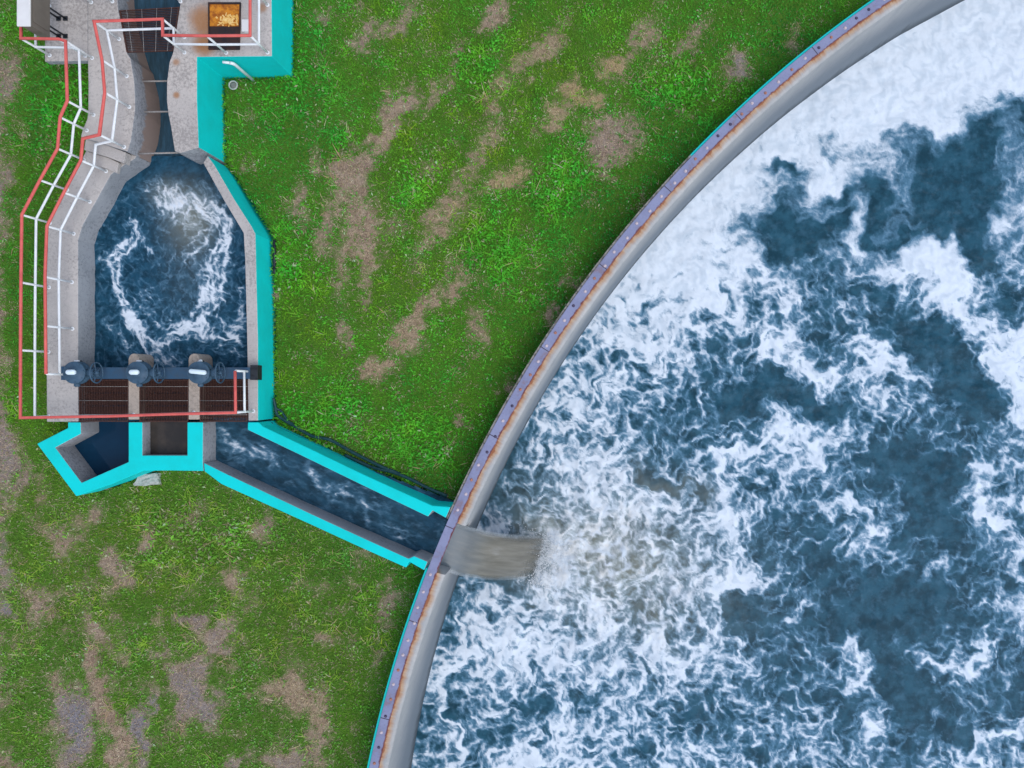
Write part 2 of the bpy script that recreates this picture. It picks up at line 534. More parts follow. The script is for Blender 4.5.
def ring(name, prof, parent, mats, step=0.012, skip=None, low=None, attr=False, smooth=True, closed=True):
    """sweep a (radius, z) outline round the tank; low(angle) replaces the outline in the notch"""
    fine, rest = ring_angles(step)
    angs = fine+rest
    # put exact cuts at the notch
    angs = [a for a in angs if min(abs(a-NOTCH_A), abs(a-NOTCH_B)) > 0.004]
    angs = sorted(angs+[NOTCH_A-1e-4, NOTCH_A+1e-4, NOTCH_B-1e-4, NOTCH_B+1e-4])
    verts, faces = [], []
    uu, arc = [], []
    n = len(prof)
    for a in angs:
        pr = low if (low and NOTCH_A < a < NOTCH_B) else prof
        for r, z in pr:
            verts.append((TC.x+r*math.cos(a), TC.y+r*math.sin(a), z))
            uu.append(TR-PLATE_W-r + (0.0 if z > 0.85 else 0.4)); arc.append(a*TR)
    m = len(angs)
    for i in range(m):
        j = (i+1) % m
        for k in range(n):
            l = (k+1) % n
            faces.append((i*n+k, i*n+l, j*n+l, j*n+k))
    me = bpy.data.meshes.new(name)
    me.from_pydata(verts, [], faces)
    me.materials.append(mats)
    if attr:
        at = me.attributes.new('u', 'FLOAT', 'POINT'); at.data.foreach_set('value', uu)
        at = me.attributes.new('arc', 'FLOAT', 'POINT'); at.data.foreach_set('value', arc)
    bm = bmesh.new(); bm.from_mesh(me); bmesh.ops.recalc_face_normals(bm, faces=bm.faces[:]); bm.to_mesh(me); bm.free()
    o = bpy.data.objects.new(name, me)
    link(o, parent)
    return o


tank = thing('circular_tank', 'huge round concrete tank with bolted lavender rim plate, full of foaming water', 'tank')
Ri = TR-PLATE_W
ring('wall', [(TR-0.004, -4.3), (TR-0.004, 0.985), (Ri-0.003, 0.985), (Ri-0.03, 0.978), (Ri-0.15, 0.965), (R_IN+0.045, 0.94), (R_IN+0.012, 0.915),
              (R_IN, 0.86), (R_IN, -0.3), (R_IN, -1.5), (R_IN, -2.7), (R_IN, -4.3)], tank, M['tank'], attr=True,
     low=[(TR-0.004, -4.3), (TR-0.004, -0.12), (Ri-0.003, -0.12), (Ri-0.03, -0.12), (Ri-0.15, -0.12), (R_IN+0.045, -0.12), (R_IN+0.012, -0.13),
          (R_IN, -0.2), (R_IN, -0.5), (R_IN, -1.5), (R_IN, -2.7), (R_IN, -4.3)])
def mat_edge():
    t = NT('worn_turquoise_edge'); p = t.pos()
    w_ = t.math('ADD', t.attr('worn'), t.math('MULTIPLY', t.math('SUBTRACT', t.noise(p, 1.6, 5, 0.7), 0.5), 1.3))
    c = t.mix(t.step(w_, 0.42, 0.58), (0.004, 0.58, 0.55), t.mix(t.step(t.noise(p, 9, 4, 0.7), 0.4, 0.6), (0.34, 0.31, 0.28), (0.14, 0.13, 0.11)))
    t.color(c, 0.7, 0.3); t.bump(t.noise(p, 20, 3), 0.006, 0.6)
    return t.m


M['edge'] = mat_edge()
pe = ring('painted_edge', [(TR+EDGE_W, -0.6), (TR+EDGE_W, 0.955), (TR+EDGE_W-0.01, 0.965), (TR, 0.965), (TR, -0.6)], tank, M['edge'],
     low=[(TR+EDGE_W, -0.6), (TR+EDGE_W, -0.13), (TR+EDGE_W-0.01, -0.125), (TR, -0.125), (TR, -0.6)])
co = np.empty(len(pe.data.vertices)*3); pe.data.vertices.foreach_get('co', co); co = co.reshape(-1, 3)
ae = np.arctan2(co[:, 1]-TC.y, co[:, 0]-TC.x) % (2*math.pi)
b0_, b1_ = ang(690, 152) % (2*math.pi), NOTCH_A
wn = sstep(b0_-0.015, b0_+0.02, ae)*sstep(b1_+0.02, b1_-0.02, ae)
at = pe.data.attributes.new('worn', 'FLOAT', 'POINT'); at.data.foreach_set('value', wn.astype(np.float32))
pl = ring('rim_plate', [(TR+0.005, 0.990), (TR+0.005, 1.012), (TR-0.02, 1.014), (TR-0.1, 1.014), (TR-0.2, 1.014), (Ri+0.01, 1.014), (Ri, 1.006), (Ri, 0.990)], tank, M['plate'])
co = np.empty(len(pl.data.vertices)*3); pl.data.vertices.foreach_get('co', co); co = co.reshape(-1, 3)
rr = TR-np.hypot(co[:, 0]-TC.x, co[:, 1]-TC.y)
aarc = (np.arctan2(co[:, 1]-TC.y, co[:, 0]-TC.x) % (2*math.pi))*TR
at = pl.data.attributes.new('arc', 'FLOAT', 'POINT'); at.data.foreach_set('value', aarc.astype(np.float32))
at = pl.data.attributes.new('rustedge', 'FLOAT', 'POINT'); at.data.foreach_set('value', np.clip((rr-0.10)/(PLATE_W-0.10), 0, 1).astype(np.float32))


def bolt_mesh(name, mat):
    bm = bmesh.new()
    add_lathe(bm, [(0.042, 0.0), (0.042, 0.006)], 12)
    add_lathe(bm, [(0.030, 0.006), (0.030, 0.026), (0.022, 0.032)], 6)
    me = bpy.data.meshes.new(name); bm.to_mesh(me); bm.free(); me.materials.append(mat)
    return me


bolt_meshes = [bolt_mesh('bolt', M[k]) for k in ('bolt_pale', 'bolt_rust', 'bolt_dark')]
a = A_LO+0.004
while a < A_HI-0.002:
    if not (NOTCH_A-0.001 < a < NOTCH_B+0.001):
        k = rng.choice(3, p=[0.62, 0.26, 0.12])
        b = bpy.data.objects.new('bolt', bolt_meshes[k])
        r = TR-PLATE_W*0.5+rng.uniform(-0.03, 0.03)
        b.location = (TC.x+r*math.cos(a), TC.y+r*math.sin(a), 1.0135)
        b.rotation_euler = (0, 0, rng.uniform(0, 6))
        link(b, pl)
    a += 0.458/TR*rng.uniform(0.88, 1.14)

# ------------------------------------------------------------------ water in the tank
FOAM = """
99999999999999999999
99999999999999999999
99999999999999999999
99999999999999999874
99999999999888776315
99999999999868766116
99999998988766735618
99999998887532775416
99999988897864588967
99999988589483453975
99999667855687346238
99994454556546688148
99993765434212365627
99914655434688543435
99914667256585531156
99913678856734445255
99995778767732532154
99324687667843354325
92368876768332343353
94677685567123311235
46788866877423612463
14465767565443512651
25354765646445462235
35468765656456553566
"""
G = np.array([[int(c) for c in r] for r in FOAM.split()], float)
# fix a few cells read off separately
HOLES = [(782, 165, 7, 12, 0, 1), (955, 165, 36, 30, 0, 1), (948, 212, 22, 26, 0, 1), (968, 246, 16, 22, 0, 1), (830, 193, 14, 8, 0, 1), (868, 203, 26, 13, 15, 1),
         (903, 236, 20, 10, 0, 1), (782, 232, 30, 26, 0, 1), (812, 245, 12, 14, 0, 0.9), (833, 220, 7, 12, 0, 1), (874, 228, 8, 16, 0, .9), (926, 213, 6, 12, 0, .9), (938, 245, 8, 7, 0, 1),
         (680, 272, 6, 5, 0, 1), (644, 273, 4, 5, 0, 1), (636, 293, 5, 4, 0, 1), (622, 310, 6, 5, 0, 1), (648, 305, 10, 6, -20, .9), (712, 357, 9, 15, 8, 1.2), (640, 368, 16, 7, -15, 1), (710, 318, 7, 16, 30, 1),
         (738, 340, 6, 11, 15, 1), (660, 474, 20, 9, 3, 1.2), (690, 490, 8, 8, 0, .7), (742, 385, 22, 26, 0, 1), (790, 390, 30, 14, -10, 1), (700, 380, 15, 8, 0, .9), (728, 288, 6, 12, 0, 1),
         (882, 283, 26, 18, -20, 1), (815, 330, 22, 16, 30, .9), (910, 335, 24, 22, 0, 1), (940, 365, 36, 34, 35, 1), (985, 400, 20, 22, 0, 1), (1012, 288, 10, 30, -25, 1), (1016, 210, 8, 14, 0, .9), (1018, 112, 10, 12, 0, 1),
         (805, 395, 34, 14, 0, 1), (686, 706, 13, 20, -38, 1.2), (520, 700, 9, 6, 0, 1.1), (524, 712, 11, 9, 0, 1.1), (458, 712, 11, 18, 0, 1), (495, 742, 24, 14, -30, 1), (575, 702, 22, 9, 10, .9), (600, 685, 16, 6, -10, .9),
         (635, 740, 18, 10, 20, .8), (930, 490, 30, 46, 0, 1), (905, 460, 36, 20, 0, .9), (820, 560, 30, 18, 0, .8), (900, 590, 60, 26, 0, .9), (900, 690, 44, 26, 0, .9), (860, 625, 30, 16, 0, .9),
         (835, 715, 20, 14, 40, .7), (965, 730, 20, 14, 0, .9), (745, 610, 22, 14, 0, .9), (760, 545, 20, 18, 0, .8), (742, 495, 18, 12, 0, .8), (560, 625, 12, 10, 0, .6), (480, 440, 22, 50, 28, 1.2), (492, 575, 40, 8, 15, 1.0), (468, 592, 24, 12, -60, .7)]
STROKES = [([(775, 428), (745, 452), (720, 482), (706, 505), (735, 540), (748, 560), (728, 590)], 9, .55),
           ([(826, 520), (850, 505), (872, 528), (862, 545)], 8, .55), ([(965, 470), (985, 495), (1000, 525)], 7, .6), ([(1005, 505), (1024, 498)], 6, .5),
           ([(845, 640), (862, 655), (850, 685), (868, 705), (885, 735)], 8, .6), ([(930, 665), (955, 680), (972, 665), (966, 640)], 8, .65), ([(925, 580), (945, 574)], 7, .7), ([(1000, 520), (1010, 560), (1024, 575)], 8, .5),
           ([(960, 735), (980, 750), (1010, 735)], 8, .5), ([(800, 620), (812, 600)], 6, .5), ([(805, 555), (840, 545)], 9, .45), ([(880, 545), (930, 540)], 6, .35), ([(1000, 600), (1024, 640)], 8, .5),
           ([(905, 265), (950, 290), (985, 330), (1010, 380), (1024, 400)], 20, .55), ([(860, 340), (880, 370), (860, 400), (900, 415)], 12, .4), ([(780, 350), (830, 370)], 14, .5),
           ([(448, 768), (452, 725), (455, 690), (449, 655), (462, 620)], 4, .75), ([(540, 440), (548, 410), (560, 380)], 4, .5), ([(470, 590), (455, 640)], 4, .4), ([(575, 470), (610, 455), (590, 505)], 12, .4)]


def curl(x,y,s,seed,e=0.05):
    X=x/s; Y=y/s
    a=perlin(X,Y+e,seed)-perlin(X,Y-e,seed); b=perlin(X+e,Y,seed)-perlin(X-e,Y,seed)
    return a/(2*e), -b/(2*e)
def advect(x,y,layers):
    for s,amp,n,seed in layers:
        for i in range(n):
            u,w=curl(x,y,s,seed+i//3)
            x=x+u*amp*s/n; y=y+w*amp*s/n
    return x,y
def ridge(x,y,seed):
    return np.clip(1-np.abs(perlin(x,y,seed))*2.6,0,1)
def cells(x,y,seed):
    ix=np.floor(x).astype(np.int64); iy=np.floor(y).astype(np.int64)
    f1=np.full(x.shape,9.0); f2=np.full(x.shape,9.0)
    for a in (-1,0,1):
        for b in (-1,0,1):
            h=_h(ix+a,iy+b,seed); h2=_h(ix+a,iy+b,seed+5)
            d=np.hypot(ix+a+h/4096.0-x,iy+b+h2/4096.0-y)
            f2=np.minimum(f2,np.maximum(f1,d)); f1=np.minimum(f1,d)
    return np.clip(1-(f2-f1)*2.6,0,1)


def foam_pattern(PX, PY, lay=((9, 0.10, 3, 31), (28, 0.20, 4, 21), (80, 0.18, 3, 3))):
    """filaments, cells and clots carried along by a stirred flow"""
    x2, y2 = advect(PX, PY, lay)
    x3 = PX+(x2-PX)*0.4+1.6*perlin(PX/5, PY/5, 33); y3 = PY+(y2-PY)*0.4+1.6*perlin(PX/5, PY/5, 34)
    B = 0.6*fbm(x2/30, y2/30, 4, 61)+0.7*fbm(x3/16, y3/16, 4, 63)
    R1 = ridge(x2/30, y2/30, 71); R2 = ridge(x2/13, y2/13, 81); R4 = ridge(x3/20, y3/20, 73)
    C1 = cells(x3/21, y3/21, 15); C2 = cells(x3/8, y3/8, 17)
    web = 0.40*R1**1.6+0.10*R2**1.6+0.35*R4**1.6+0.66*C1**1.3+0.30*C2**1.4-0.58
    return x2, y2, B, web, 0.30*fbm(x3/4.5, y3/4.5, 3, 95), 0.7*fbm(x2/22, y2/22, 4, 97)+0.5*fbm(x3/9, y3/9, 3, 98)


def foam_fields(PX, PY):
    """PX, PY: where a point of the water lies in the plan of the tank, in photo pixels"""
    x1, y1 = advect(PX, PY, [(70, 0.22, 3, 3)])
    SC = 1.28
    x2, y2, B, web, fine, tone = foam_pattern(PX*SC, PY*SC)
    x2, y2 = x2/SC, y2/SC
    wx = PX+(x2-PX)*0.8; wy = PY+(y2-PY)*0.8
    gx = np.clip((wx-384)/32-0.5, 0, 18.999); gy = np.clip(wy/32-0.5, 0, 22.999)
    ix = gx.astype(int); iy = gy.astype(int); fx = gx-ix; fy = gy-iy
    fx = fx*fx*(3-2*fx); fy = fy*fy*(3-2*fy)
    g = (G[iy, ix]*(1-fx)+G[iy, ix+1]*fx)*(1-fy)+(G[iy+1, ix]*(1-fx)+G[iy+1, ix+1]*fx)*fy
    soft = np.clip(sstep(330, 200, PY+0.15*(PX-800))+0.25*sstep(740, 900, PX), 0, 1)
    d = -0.06+g/9*0.78+0.02*soft
    d = d+0.34*sstep(5.5, 9.0, g)*(0.25+0.75*soft)+0.30*blob(PX, PY, (660, 320, 110, 60, -40))+0.10*blob(PX, PY, (560, 430, 50, 50, 0))+0.12*sstep(590, 660, PY)*sstep(720, 640, PX)
    for h in HOLES: d = d-(0.38+0.30*soft)*h[5]*blob(wx, wy, h)
    for pts, w, k in STROKES: d = d+0.8*k*np.exp(-(seg_dist(wx, wy, pts)/w)**2)
    v = d+(0.55-0.12*soft)*B+web*0.62*(1-0.65*soft)*sstep(-0.28, 0.22, d)+fine*(1-0.5*soft)*sstep(-0.2, 0.3, d)
    v = v+0.45*blob(PX, PY, (556, 556, 16, 30, 0))+0.25*blob(PX, PY, (500, 592, 50, 10, 10))
    turb = blob(PX, PY, (615, 560, 105, 75, 20))*0.75
    for b in ((643, 622, 14, 10, -20), (655, 640, 16, 9, -20), (660, 474, 24, 12, 0), (690, 490, 16, 14, 0), (600, 545, 60, 30, 10), (545, 560, 40, 30, 0)):
        turb = turb+0.3*blob(x2, y2, b)
    return np.clip(v, -0.4, 1.6), np.clip(turb, 0, 1), soft, tone


def grid_mesh(name, X, Y, Z, keep, mats, attrs, parent=None, extra=None):
    ny, nx = X.shape
    idx = np.arange(nx*ny).reshape(ny, nx)
    q = np.stack([idx[:-1, :-1], idx[1:, :-1], idx[1:, 1:], idx[:-1, 1:]], -1).reshape(-1, 4)
    k = keep.ravel()
    q = q[k[q].any(1)]
    used = np.unique(q)
    remap = np.full(nx*ny, -1); remap[used] = np.arange(len(used))
    q = remap[q]
    co = np.stack([X.ravel()[used], Y.ravel()[used], Z.ravel()[used]], -1)
    at = {n: v.reshape(nx*ny, -1)[used] for n, v in attrs.items()}
    if extra is not None:                      # (verts, quads, {attr: values}) appended to the same mesh
        ev, eq, ea = extra
        q = np.vstack([q, eq+len(co)]); co = np.vstack([co, ev])
        at = {n: np.vstack([v, ea[n]]) for n, v in at.items()}
    me = bpy.data.meshes.new(name)
    me.vertices.add(len(co)); me.vertices.foreach_set('co', co.ravel().astype(np.float32))
    me.loops.add(len(q)*4); me.loops.foreach_set('vertex_index', q.ravel().astype(np.int32))
    me.polygons.add(len(q)); me.polygons.foreach_set('loop_start', np.arange(0, len(q)*4, 4, dtype=np.int32))
    me.polygons.foreach_set('use_smooth', np.ones(len(q), bool))
    me.update(calc_edges=True)
    for n, v in at.items():
        if v.shape[1] == 3:
            a_ = me.attributes.new(n, 'FLOAT_VECTOR', 'POINT'); a_.data.foreach_set('vector', v.ravel().astype(np.float32))
        else:
            a_ = me.attributes.new(n, 'FLOAT', 'POINT'); a_.data.foreach_set('value', v.ravel().astype(np.float32))
    me.materials.append(mats)
    o = bpy.data.objects.new(name, me)
    link(o, parent)
    return o


def waves(X, Y, amp):
    return amp*(fbm(X*0.55, Y*0.55, 3, 41)+0.45*fbm(X*1.9, Y*1.9, 3, 51)+0.25*np.abs(fbm(X*4.2, Y*4.2, 2, 61)))


px = np.arange(345, 1120, 1.25); py = np.arange(-90, 850, 1.25)
PX, PY = np.meshgrid(px, py)
KW = (CAM_H-TANK_WATER)/FOC
X = (PX-VX)*KW; Y = -(PY-VY)*KW
fo, tu, so, to = foam_fields(PX, PY)
imp = blob(PX, PY, (590, 555, 110, 90, 10))
Z = TANK_WATER+waves(X, Y, 0.10)*(0.55+1.6*imp)+0.10*imp
rad = np.hypot(X-TC.x, Y-TC.y)
FC = np.stack([X, Y, np.zeros_like(X)], -1)
# the rest of the round pool, beyond the fine sheet
nr, na = 24, 120
er = np.linspace(0.0, R_IN+0.05, nr); ea_ = np.linspace(0, 2*math.pi, na, endpoint=False)
ER, EA = np.meshgrid(er, ea_, indexing='ij')
ev = np.stack([TC.x+ER*np.cos(EA), TC.y+ER*np.sin(EA), np.full_like(ER, TANK_WATER-0.22)], -1).reshape(-1, 3)
ei = np.arange(nr*na).reshape(nr, na)
eq = np.stack([ei[:-1], ei[1:], np.roll(ei[1:], -1, 1), np.roll(ei[:-1], -1, 1)], -1).reshape(-1, 4)
efo = 0.22+0.25*fbm(ev[:, 0]*0.25, ev[:, 1]*0.25, 3, 77)
extra = (ev, eq, {'foam': efo[:, None], 'turbid': np.zeros((len(ev), 1)), 'tone': np.zeros((len(ev), 1)), 'flow_co': np.stack([ev[:, 0], ev[:, 1], 0*ev[:, 0]], -1)})
w = grid_mesh('tank_water', X, Y, Z, rad < R_IN+0.03, M['water'], {'foam': fo, 'turbid': tu, 'tone': to, 'flow_co': FC}, extra=extra)
tag(w, 'dark blue water streaked with white foam filling the round tank', None, kind='structure')

# ------------------------------------------------------------------ falling sheet of water
jt = thing('water_jet', 'murky brown sheet of water pouring through the rim notch into the tank', 'waterfall')
nu, nv = 60, 80
U, V = np.meshgrid(np.linspace(0, 1, nu), np.linspace(0, 1, nv))
s0 = W3(449, 519.5, 0.20); s1 = W3(435.5, 568, 0.20)
e0 = W3(543, 535, TANK_WATER); e1 = W3(530, 578, TANK_WATER)


def jet_pts(U, V, off):
    ragged = 1.04+0.07*np.clip(1-((V-0.45)/0.35)**2, 0, 1)+0.05*perlin(V*4, V*0+3.3, 8)
    t = U*ragged
    ax = s0.x*(1-V)+s1.x*V; ay = s0.y*(1-V)+s1.y*V
    bx = e0.x*(1-V)+e1.x*V; by = e0.y*(1-V)+e1.y*V
    dz = (TANK_WATER-0.12)-0.20
    x = ax+(bx-ax)*t; y = ay+(by-ay)*t
    z = 0.20+dz*(0.05*U+0.95*U*U)
    rip = 0.022*fbm(V*5, U*2.5, 3, 91)*(0.3+U)
    edge = -0.05*U*(np.abs(V-0.5)*2)**6
    return np.stack([x, y, z+rip+edge+off], -1)


top = jet_pts(U, V, 0.0).reshape(-1, 3); bot = jet_pts(U, V, -0.07).reshape(-1, 3)
idx = np.arange(nu*nv).reshape(nv, nu)
qt = np.stack([idx[:-1, :-1], idx[:-1, 1:], idx[1:, 1:], idx[1:, :-1]], -1).reshape(-1, 4)
qb = qt[:, ::-1]+nu*nv
bd = np.concatenate([idx[0, :], idx[1:, -1], idx[-1, -2::-1], idx[-2:0:-1, 0]])
nb = np.roll(bd, -1)
qs = np.stack([bd, bd+nu*nv, nb+nu*nv, nb], -1)
me = bpy.data.meshes.new('sheet')
me.from_pydata(np.vstack([top, bot]).tolist(), [], np.vstack([qt, qb, qs]).tolist())
for p in me.polygons: p.use_smooth = True
fc = np.stack([U, V, 0*U], -1).reshape(-1, 3)
at = me.attributes.new('flow_co', 'FLOAT_VECTOR', 'POINT'); at.data.foreach_set('vector', np.vstack([fc, fc]).ravel().astype(np.float32))
me.materials.append(M['jet'])
link(bpy.data.objects.new('sheet', me), jt)
# flecks of spray thrown up where the sheet strikes the pool
bm = bmesh.new()
for i in range(2600):
    v_ = rng.uniform(-0.08, 1.08); along = abs(rng.normal(0, 0.11))*(1 if rng.random() < 0.78 else -1.3)
    p_ = e0.lerp(e1, v_); d_ = (e0-s0).normalized(); d_ = Vector((d_.x, d_.y, 0)).normalized()
    p_ = p_+d_*(0.05+along*4.2)+Vector((rng.normal(0, 0.05), rng.normal(0, 0.05), 0))
    hgt = TANK_WATER+0.12+abs(rng.normal(0, 0.10))
    r_ = rng.uniform(0.004, 0.012)*(1.6 if rng.random() < 0.08 else 1)
    bmesh.ops.create_icosphere(bm, subdivisions=1, radius=r_, matrix=Matrix.Translation((p_.x, p_.y, hgt)) @ Matrix.Diagonal((rng.uniform(.8, 2.2), rng.uniform(.8, 1.6), 0.6, 1)))
tf_ = NT('spray_droplets'); tf_.color((0.74, 0.76, 0.77), 0.4, 0.3)
sp_ = obj('spray', bm, tf_.m, jt, smooth=True)
sp_['kind'] = 'stuff'

# ------------------------------------------------------------------ outlines of the concrete works (photo pixels at their own level)
N = lambda pts: [W(x, y, ZN) for x, y in pts]
T = lambda pts: [W(x, y, ZS) for x, y in pts]
FOOT = -0.7

deck_slab = N([(44.5, -60), (44.5, 61.5), (87.6, 60.5), (87.6, -60)])
deck_left = N([(87.7, -60), (87.7, 60.5), (88.2, 85), (88, 112), (87, 119), (82, 131), (80.5, 137), (103, 143.5), (127.5, 151.5),
               (131, 140), (133.2, 124), (135, 110), (135, 100), (134.2, 82), (130.4, 58.6), (126.9, 53.3), (118, 9.4), (113, -60)])
deck_right = N([(184, -60), (180, 4), (173, 52), (169.3, 62), (166.8, 82), (166.6, 100), (168, 113), (170.8, 127), (174.5, 151), (180, 153.2), (198.8, 147.5),
                (197, 100), (197, 57), (272, 56.3), (271.2, -60)])
walk_pts = [(46, 224), (82.5, 157.5), (79.5, 150), (100, 146), (137.5, 156.5), (128, 162), (110.8, 174.6), (82.7, 225), (78, 240), (78, 394), (78.4, 421.5), (46.6, 421.8)]
# top of the steps butts against the upper deck's world edge
step_top = [deck_left[6], deck_left[7], deck_left[8]]
walk = T([(46, 224), (82.5, 157.5)]) + step_top + T([(134.5, 159.0), (127, 163.0), (110.8, 174.6), (82.7, 225), (78, 240), (78, 394), (78.4, 421.5), (46.6, 421.8)])
wall_right = T([(207.6, 155.8), (214.4, 165), (234.7, 200), (252, 227), (255.5, 234), (257, 300), (258, 340), (258, 420.5), (248.4, 420.5), (247, 340), (245, 260), (243.5, 233), (223.8, 200), (203.2, 163)])

# upper works -------------------------------------------------
up = thing('upper_deck', 'grey concrete deck either side of the narrow throat, turquoise sides and rusty hatch', 'platform')
bm = bmesh.new(); add_prism(bm, deck_left, FOOT, ZN, 0, 1)
obj('deck', bm, [M['deck'], M['flume']], up, bevel=0.02)
bm = bmesh.new(); add_prism(bm, deck_slab, 1.2, ZN-0.004, 0, 1)
obj('slab', bm, [M['deck'], M['face']], up, bevel=0.02)
bm = bmesh.new(); add_prism(bm, deck_right, FOOT, ZN, 0, 2, {10: 1, 11: 1, 12: 1, 13: 1})
obj('deck', bm, [M['deck'], M['teal'], M['face']], up, bevel=0.02)
bm = bmesh.new()
q = [W(x, y, -0.1) for x, y in ((135, -40), (188, -40), (188, 158), (135, 158))]
add_prism(bm, q, FOOT, -0.1)
obj('floor', bm, M['wood'], up)

# basin -------------------------------------------------------
bs = thing('mixing_basin', 'six-sided concrete basin of swirling water below the narrow throat', 'basin')
bm = bmesh.new(); add_prism(bm, walk, FOOT, ZS, 0, 1)
obj('walkway', bm, [M['walk'], M['face']], bs, bevel=0.02)
# three treads climbing to the upper deck
d0, d1, d2 = [Vector((*p, 0)) for p in step_top]
for k in range(2):
    off = 0.30*(2-k)
    bm = bmesh.new()
    z0 = ZS+0.002; z1 = ZS+0.14*(k+1)
    dirn = Vector((-0.18, -1, 0)).normalized()
    a0, a1, a2 = d0+Vector((0.02, -0.006, 0)), d1+Vector((0, -0.006, 0)), d2+Vector((-0.16-0.22*(1-k), 0.02+0.06*(1-k), 0))
    nx_ = 0.30*(1-k)
    # each tread is its own slab, the lower one longer
    p = [a0+dirn*nx_, a1+dirn*nx_, a2+dirn*nx_, a2+dirn*(nx_+0.296), a1+dirn*(nx_+0.296), a0+dirn*(nx_+0.296)]
    p = [(v.x+0.03, v.y) for v in p]
    add_prism(bm, p, z0, z1)
    obj('step', bm, M['walk'], bs, bevel=0.015)
bm = bmesh.new(); add_prism(bm, wall_right, FOOT, ZS, 0, 2, {0: 1, 1: 1, 2: 1, 3: 1, 4: 1, 5: 1, 6: 1})
obj('wall', bm, [M['walk'], M['teal'], M['face']], bs, bevel=0.015)
for x0, x1 in ((128.2, 139), (188.3, 199.4)):
    pts = [(x0, 419.5), (x0, 360)]
    xc, rx = (x0+x1)/2, (x1-x0)/2
    for i in range(1, 9):
        t = math.pi-math.pi*i/9
        pts.append((xc+rx*math.cos(t), 360-6.5*math.sin(t)))
    pts += [(x1, 360), (x1, 419.5)]
    bm = bmesh.new(); add_prism(bm, T(pts), FOOT, ZS)
    obj('pier', bm, M['tan'], bs, bevel=0.02)
bm = bmesh.new(); add_prism(bm, T([(79, 150), (252, 150), (252, 421), (79, 421)]), FOOT, -0.5)
obj('floor', bm, M['wood'], bs)

# diversion box ----------------------------------------------
db = thing('diversion_box', 'turquoise-topped pointed concrete box holding still dark blue water', 'basin')
outer = [(67.8, 422.2), (67.8, 428), (36.8, 443.8), (76, 496.2), (112, 484), (143.5, 470.8), (170, 470.5), (203.5, 471.0)]
inner = [(203.0, 422.2), (187.2, 422.2), (187.2, 455.4), (142.4, 455.4), (142.4, 422.2), (128.4, 422.2), (128.4, 462), (81.5, 482.7), (55.3, 447.6), (81, 433.8), (80.6, 422.2)]
poly = T(outer+[(202.8, 462.3)]+inner)
bm = bmesh.new(); add_prism(bm, poly, FOOT, ZS, 0, 1, {0: 0, 1: 0, 2: 0, 3: 0, 4: 0, 5: 0, 6: 0})
obj('wall', bm, [M['teal'], M['face']], db, bevel=0.02)
bm = bmesh.new(); add_prism(bm, T([(50, 423), (200, 423), (200, 468), (90, 478), (70, 478)]), FOOT, -0.55)
obj('floor', bm, M['wood'], db)

# outlet channel ----------------------------------------------
oc = thing('outlet_channel', 'sloping open concrete channel with turquoise wall tops running to the round tank', 'channel')


def on_rim(px, py, r=TR+EDGE_W+0.012):
    x, y = W(px, py, ZS)
    v = Vector((x-TC.x, y-TC.y)).normalized()*r
    return (TC.x+v.x, TC.y+v.y)


upper = T([(247.6, 422.2), (247.4, 429.8), (300, 455.0), (360, 484.2), (428, 516.8), (432.5, 510.6)]) + [on_rim(447.5, 518.8), on_rim(450.5, 507.0)] + \
        T([(432, 505.6), (364, 474.8), (304, 446), (262.5, 426.2), (258.3, 422.2)])
bm = bmesh.new(); add_prism(bm, upper, FOOT, ZS, 0, 1, {k: 0 for k in range(7, 13)})
obj('wall', bm, [M['teal'], M['face']], oc, bevel=0.025)
lower = T([(203.6, 462.6), (224.6, 473.0), (311.6, 514.2), (360, 536.6), (408.5, 558.6), (414, 556.0)]) + [on_rim(427.0, 561.5), on_rim(424.3, 570.5)] + \
        T([(409, 561.8), (406, 567.8), (358, 546.4), (308, 523.4), (221, 484), (204.2, 471.3)])
bm = bmesh.new(); add_prism(bm, lower, FOOT, ZS, 0, 1, {k: 0 for k in range(7, 13)})
obj('wall', bm, [M['teal'], M['face']], oc, bevel=0.025)
fl = T([(203, 423), (247, 423), (258, 432), (300, 455), (428, 516)]) + [on_rim(446, 518), on_rim(428, 562)] + T([(410, 557), (311, 513), (203, 462)])
bm = bmesh.new(); add_prism(bm, fl, FOOT, -0.45)
obj('floor', bm, M['wood'], oc)

